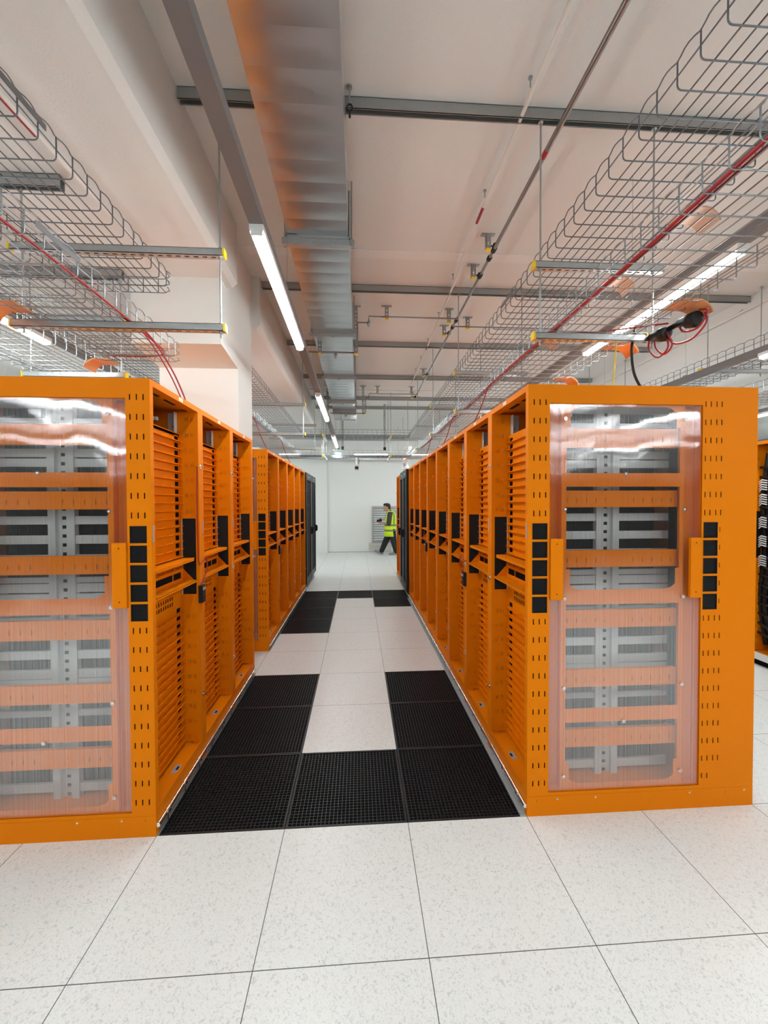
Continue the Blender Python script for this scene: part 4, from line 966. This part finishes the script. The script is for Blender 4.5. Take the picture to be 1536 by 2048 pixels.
# ================================================================== THE PERSON
def remeshed(name, mb, m, parent, vox=.010, smooth=3):
    o = bpy.data.objects.new(name, mb.mesh(name+'_raw', m)); C.objects.link(o)
    md = o.modifiers.new('r', 'REMESH'); md.mode = 'VOXEL'; md.voxel_size = vox; md.use_smooth_shade = True
    if smooth: s = o.modifiers.new('s', 'SMOOTH'); s.iterations = smooth; s.factor = .5
    dg = bpy.context.evaluated_depsgraph_get(); me = bpy.data.meshes.new_from_object(o.evaluated_get(dg)); me.name = name
    o.modifiers.clear(); o.data = me
    if not me.materials: me.materials.append(m)
    for p in me.polygons: p.use_smooth = True
    if parent: o.parent = parent
    return o
PO = Vector((1.90, 10.5, 0))
pe = thing('person', 'person in a yellow hi-vis vest and black trousers walking left with a camera in hand', 'person', PO)
def q(x, dy, z): return (x-PO.x, dy, z)
B = MB()
# head: skull, face, jaw, nose, brow, lips, ears; bowed towards the camera in the hands
B.ellipsoid(q(1.845, 0, 1.487), (.092, .072, .094)); B.ellipsoid(q(1.800, 0, 1.445), (.068, .060, .088)); B.ellipsoid(q(1.790, 0, 1.385), (.050, .048, .045))
B.capsule(q(1.738, 0, 1.452), q(1.722, 0, 1.428), .008, .013); B.ellipsoid(q(1.742, 0, 1.468), (.014, .045, .010)); B.ellipsoid(q(1.741, 0, 1.398), (.010, .024, .006)); B.ellipsoid(q(1.742, 0, 1.388), (.010, .022, .007))
for s in (-1, 1): B.ellipsoid(q(1.850, s*.076, 1.452), (.016, .008, .028)); B.ellipsoid(q(1.744, s*.030, 1.452), (.008, .012, .006))
B.capsule(q(1.855, 0, 1.42), q(1.925, 0, 1.325), .052, .058)
B.capsule(q(1.955, 0, 1.24), q(1.955, 0, .85), .115, .12); B.capsule(q(1.94, -.12, 1.285), q(1.94, .12, 1.285), .055, .055)
for s in (-1, 1):
    sh, el, wr2 = q(1.915, s*.185, 1.265), q(1.872, s*.215, .962), q(1.715, s*(.10 if s < 0 else .09), .985)
    B.capsule(sh, el, .046, .036); B.capsule(el, wr2, .036, .025)
    pc = Vector(q(1.655, s*.065, 1.005)); B.capsule(wr2, pc, .026, .030)
    fx = pc+Vector((-.02, -s*.01, .0))
    for k in range(4):                                       # fingers curl up round the camera
        b0_ = pc+Vector((-.030+.008*k, -s*.012, -.022+.017*k*.4)); L = (.036, .041, .039, .030)[k]
        b1 = b0_+Vector((-L, -s*.018, .012*k-.012)); b2 = b1+Vector((-.012, -s*.022, .018)); b3 = b2+Vector((.008, -s*.014, .014))
        B.capsule(b0_, b1, .0095, .0085, 8); B.capsule(b1, b2, .0085, .008, 8); B.capsule(b2, b3, .008, .007, 8)
    th = pc+Vector((.006, -s*.004, .024)); B.capsule(th, th+Vector((-.018, -s*.012, .030)), .011, .009, 8); B.capsule(th+Vector((-.018, -s*.012, .030)), th+Vector((-.035, -s*.014, .042)), .009, .008, 8)
HIP = {1: q(1.965, .085, .76), -1: q(1.985, -.085, .76)}
KN = {1: q(1.800, .085, .40), -1: q(2.045, -.085, .39)}
AN = {1: q(1.665, .085, .105), -1: q(2.105, -.085, .095)}
B.capsule(q(1.965, -.07, .80), q(1.965, .07, .80), .11, .11)
for s in (-1, 1): B.capsule(HIP[s], KN[s], .075, .052); B.capsule(KN[s], AN[s], .052, .034); B.capsule(AN[s], Vector(AN[s])+Vector((-.10, 0, -.045)), .032, .028)
remeshed('body', B, MT['skin'], pe, .0065, 2)
h = MB(); h.ellipsoid(q(1.862, 0, 1.508), (.094, .079, .088)); h.ellipsoid(q(1.815, 0, 1.555), (.085, .070, .040)); h.ellipsoid(q(1.775, 0, 1.538), (.050, .058, .026)); h.ellipsoid(q(1.905, 0, 1.455), (.052, .070, .062))
h.capsule(q(1.76, -.05, 1.53), q(1.755, .05, 1.53), .018, .018)
# keep the face free of hair
remeshed('hair', h, MT['hair'], pe, .008, 2)
s_ = MB(); s_.capsule(q(1.958, 0, 1.23), q(1.95, 0, .90), .135, .14); s_.capsule(q(1.945, -.135, 1.272), q(1.945, .135, 1.272), .066, .066); s_.capsule(q(1.925, 0, 1.335), q(1.935, 0, 1.30), .068, .085)
for s in (-1, 1): s_.capsule(q(1.918, s*.190, 1.262), q(1.880, s*.222, .985), .078, .072)
remeshed('shirt', s_, MT['shirt'], pe, .010, 3)
t_ = MB(); t_.capsule(q(1.965, -.07, .78), q(1.965, .07, .78), .135, .135)
for s in (-1, 1): t_.capsule(HIP[s], KN[s], .118, .094); t_.capsule(KN[s], Vector(AN[s])+Vector((.012, 0, .012)), .094, .076)
remeshed('trousers', t_, MT['trous'], pe, .010, 3)
VR = [(1.935, .575, .195, .215), (1.94, .70, .190, .212), (1.945, .85, .182, .205), (1.952, .98, .172, .198), (1.96, 1.10, .165, .190), (1.965, 1.20, .155, .176), (1.962, 1.275, .135, .155), (1.952, 1.325, .105, .118), (1.942, 1.358, .082, .080)]
def ring_at(z, g=0):
    for a, b in zip(VR, VR[1:]):
        if a[1] <= z <= b[1]:
            t = (z-a[1])/(b[1]-a[1]); c = [a[i]+(b[i]-a[i])*t for i in range(4)]; return (c[0]-PO.x, 0, z, c[2]+g, c[3]+g)
v = MB(); v.loft([(a-PO.x, 0, z, rx, ry) for a, z, rx, ry in VR], 36, caps=False)
vo = v.build('vest', MT['hivis'], pe); md = vo.modifiers.new('s', 'SOLIDIFY'); md.thickness = .006; md.offset = -1
bn = MB()
for z0, z1 in ((.735, .785), (.895, .945)): bn.loft([ring_at(z0, .004), ring_at(z1, .004)], 36, caps=False)
for sgn in (-1, 1):
    for ang in (math.radians(62), math.radians(118)):
        pl = []
        for z in [.945+.02*k for k in range(20)]:
            c = ring_at(min(z, 1.335), .004); pl.append((c[0]+c[3]*math.cos(ang), sgn*c[4]*math.sin(ang), c[2]))
        for a, b in zip(pl, pl[1:]): bn.add([(a[0]-.022, a[1], a[2]), (a[0]+.022, a[1], a[2]), (b[0]+.022, b[1], b[2]), (b[0]-.022, b[1], b[2])], [(0, 1, 2, 3)], True)
bo = bn.build('reflective_band', MT['refl'], vo); md = bo.modifiers.new('s', 'SOLIDIFY'); md.thickness = .004; md.offset = 1
tag(bo, 'grey reflective bands')
for s in (-1, 1):
    an = Vector(AN[s]); tl = -.35 if s == 1 else 0.0         # front foot lands on its heel
    def fp(u, w_, z_):
        c, sn = math.cos(tl), math.sin(tl); hz = Vector((an.x+.035, an.y, .0 if s == -1 else .0)); x, z2 = -u, z_
        return (hz.x+x*c-(-z2)*0+0, hz.y+w_, max(0, hz.z)+z2*math.cos(tl)+u*math.sin(-tl)*1.0) if s == 1 else (hz.x-u, hz.y+w_, z2)
    sh = MB(); sh.capsule(fp(.02, 0, .045), fp(.12, 0, .045), .050, .048); sh.capsule(fp(.12, 0, .044), fp(.225, 0, .038), .048, .038); sh.capsule(fp(.02, 0, .05), fp(.035, 0, .10), .042, .046)
    so = remeshed('shoe', sh, MT['shoe'], pe, .007, 2)
    sl = MB(); sl.capsule(fp(.015, 0, .018), fp(.12, 0, .018), .018, .018); n = 16
    out = [(.095+.145*math.cos(2*PI*k/n), .040*math.sin(2*PI*k/n)) for k in range(n)]
    vs = [fp(u, w_, .002) for u, w_ in out]+[fp(u, w_, .022) for u, w_ in out]
    sl = MB().add(vs, [tuple(range(n))[::-1], tuple(range(n, 2*n))]+[(k, (k+1) % n, n+(k+1) % n, n+k) for k in range(n)])
    sl.build('sole', MT['sole'], so)
ph = thing('photo_camera', "black photo camera held in the walking person's hands", 'camera', (1.635, 10.5, 1.06))
MB().box(-.035, .045, -.068, .068, -.045, .04).box(-.02, .03, -.03, .03, .04, .065).box(-.055, .02, .045, .072, -.045, .03).build('body', MT['black'], ph)
MB().tube([(-.035, 0, -.004), (-.06, 0, -.004), (-.062, 0, -.004), (-.115, 0, -.004)], [.034, .034, .038, .038], 16).build('lens', MT['black'], ph)
tag(MB().tube([(-.115, 0, -.004), (-.145, 0, -.004)], [.033, .041], 16).build('lens_hood', MT['whitep'], ph), 'pale lens hood')
MB().tube(smooth_path([(.03, -.068, .03), (.12, -.09, .06), (.16, -.08, .20), (.22, -.06, .30)], 6), .004, 6).tube(smooth_path([(.0, -.05, -.045), (-.005, -.05, -.12)], 4), .004, 6).build('strap', MT['black'], ph)
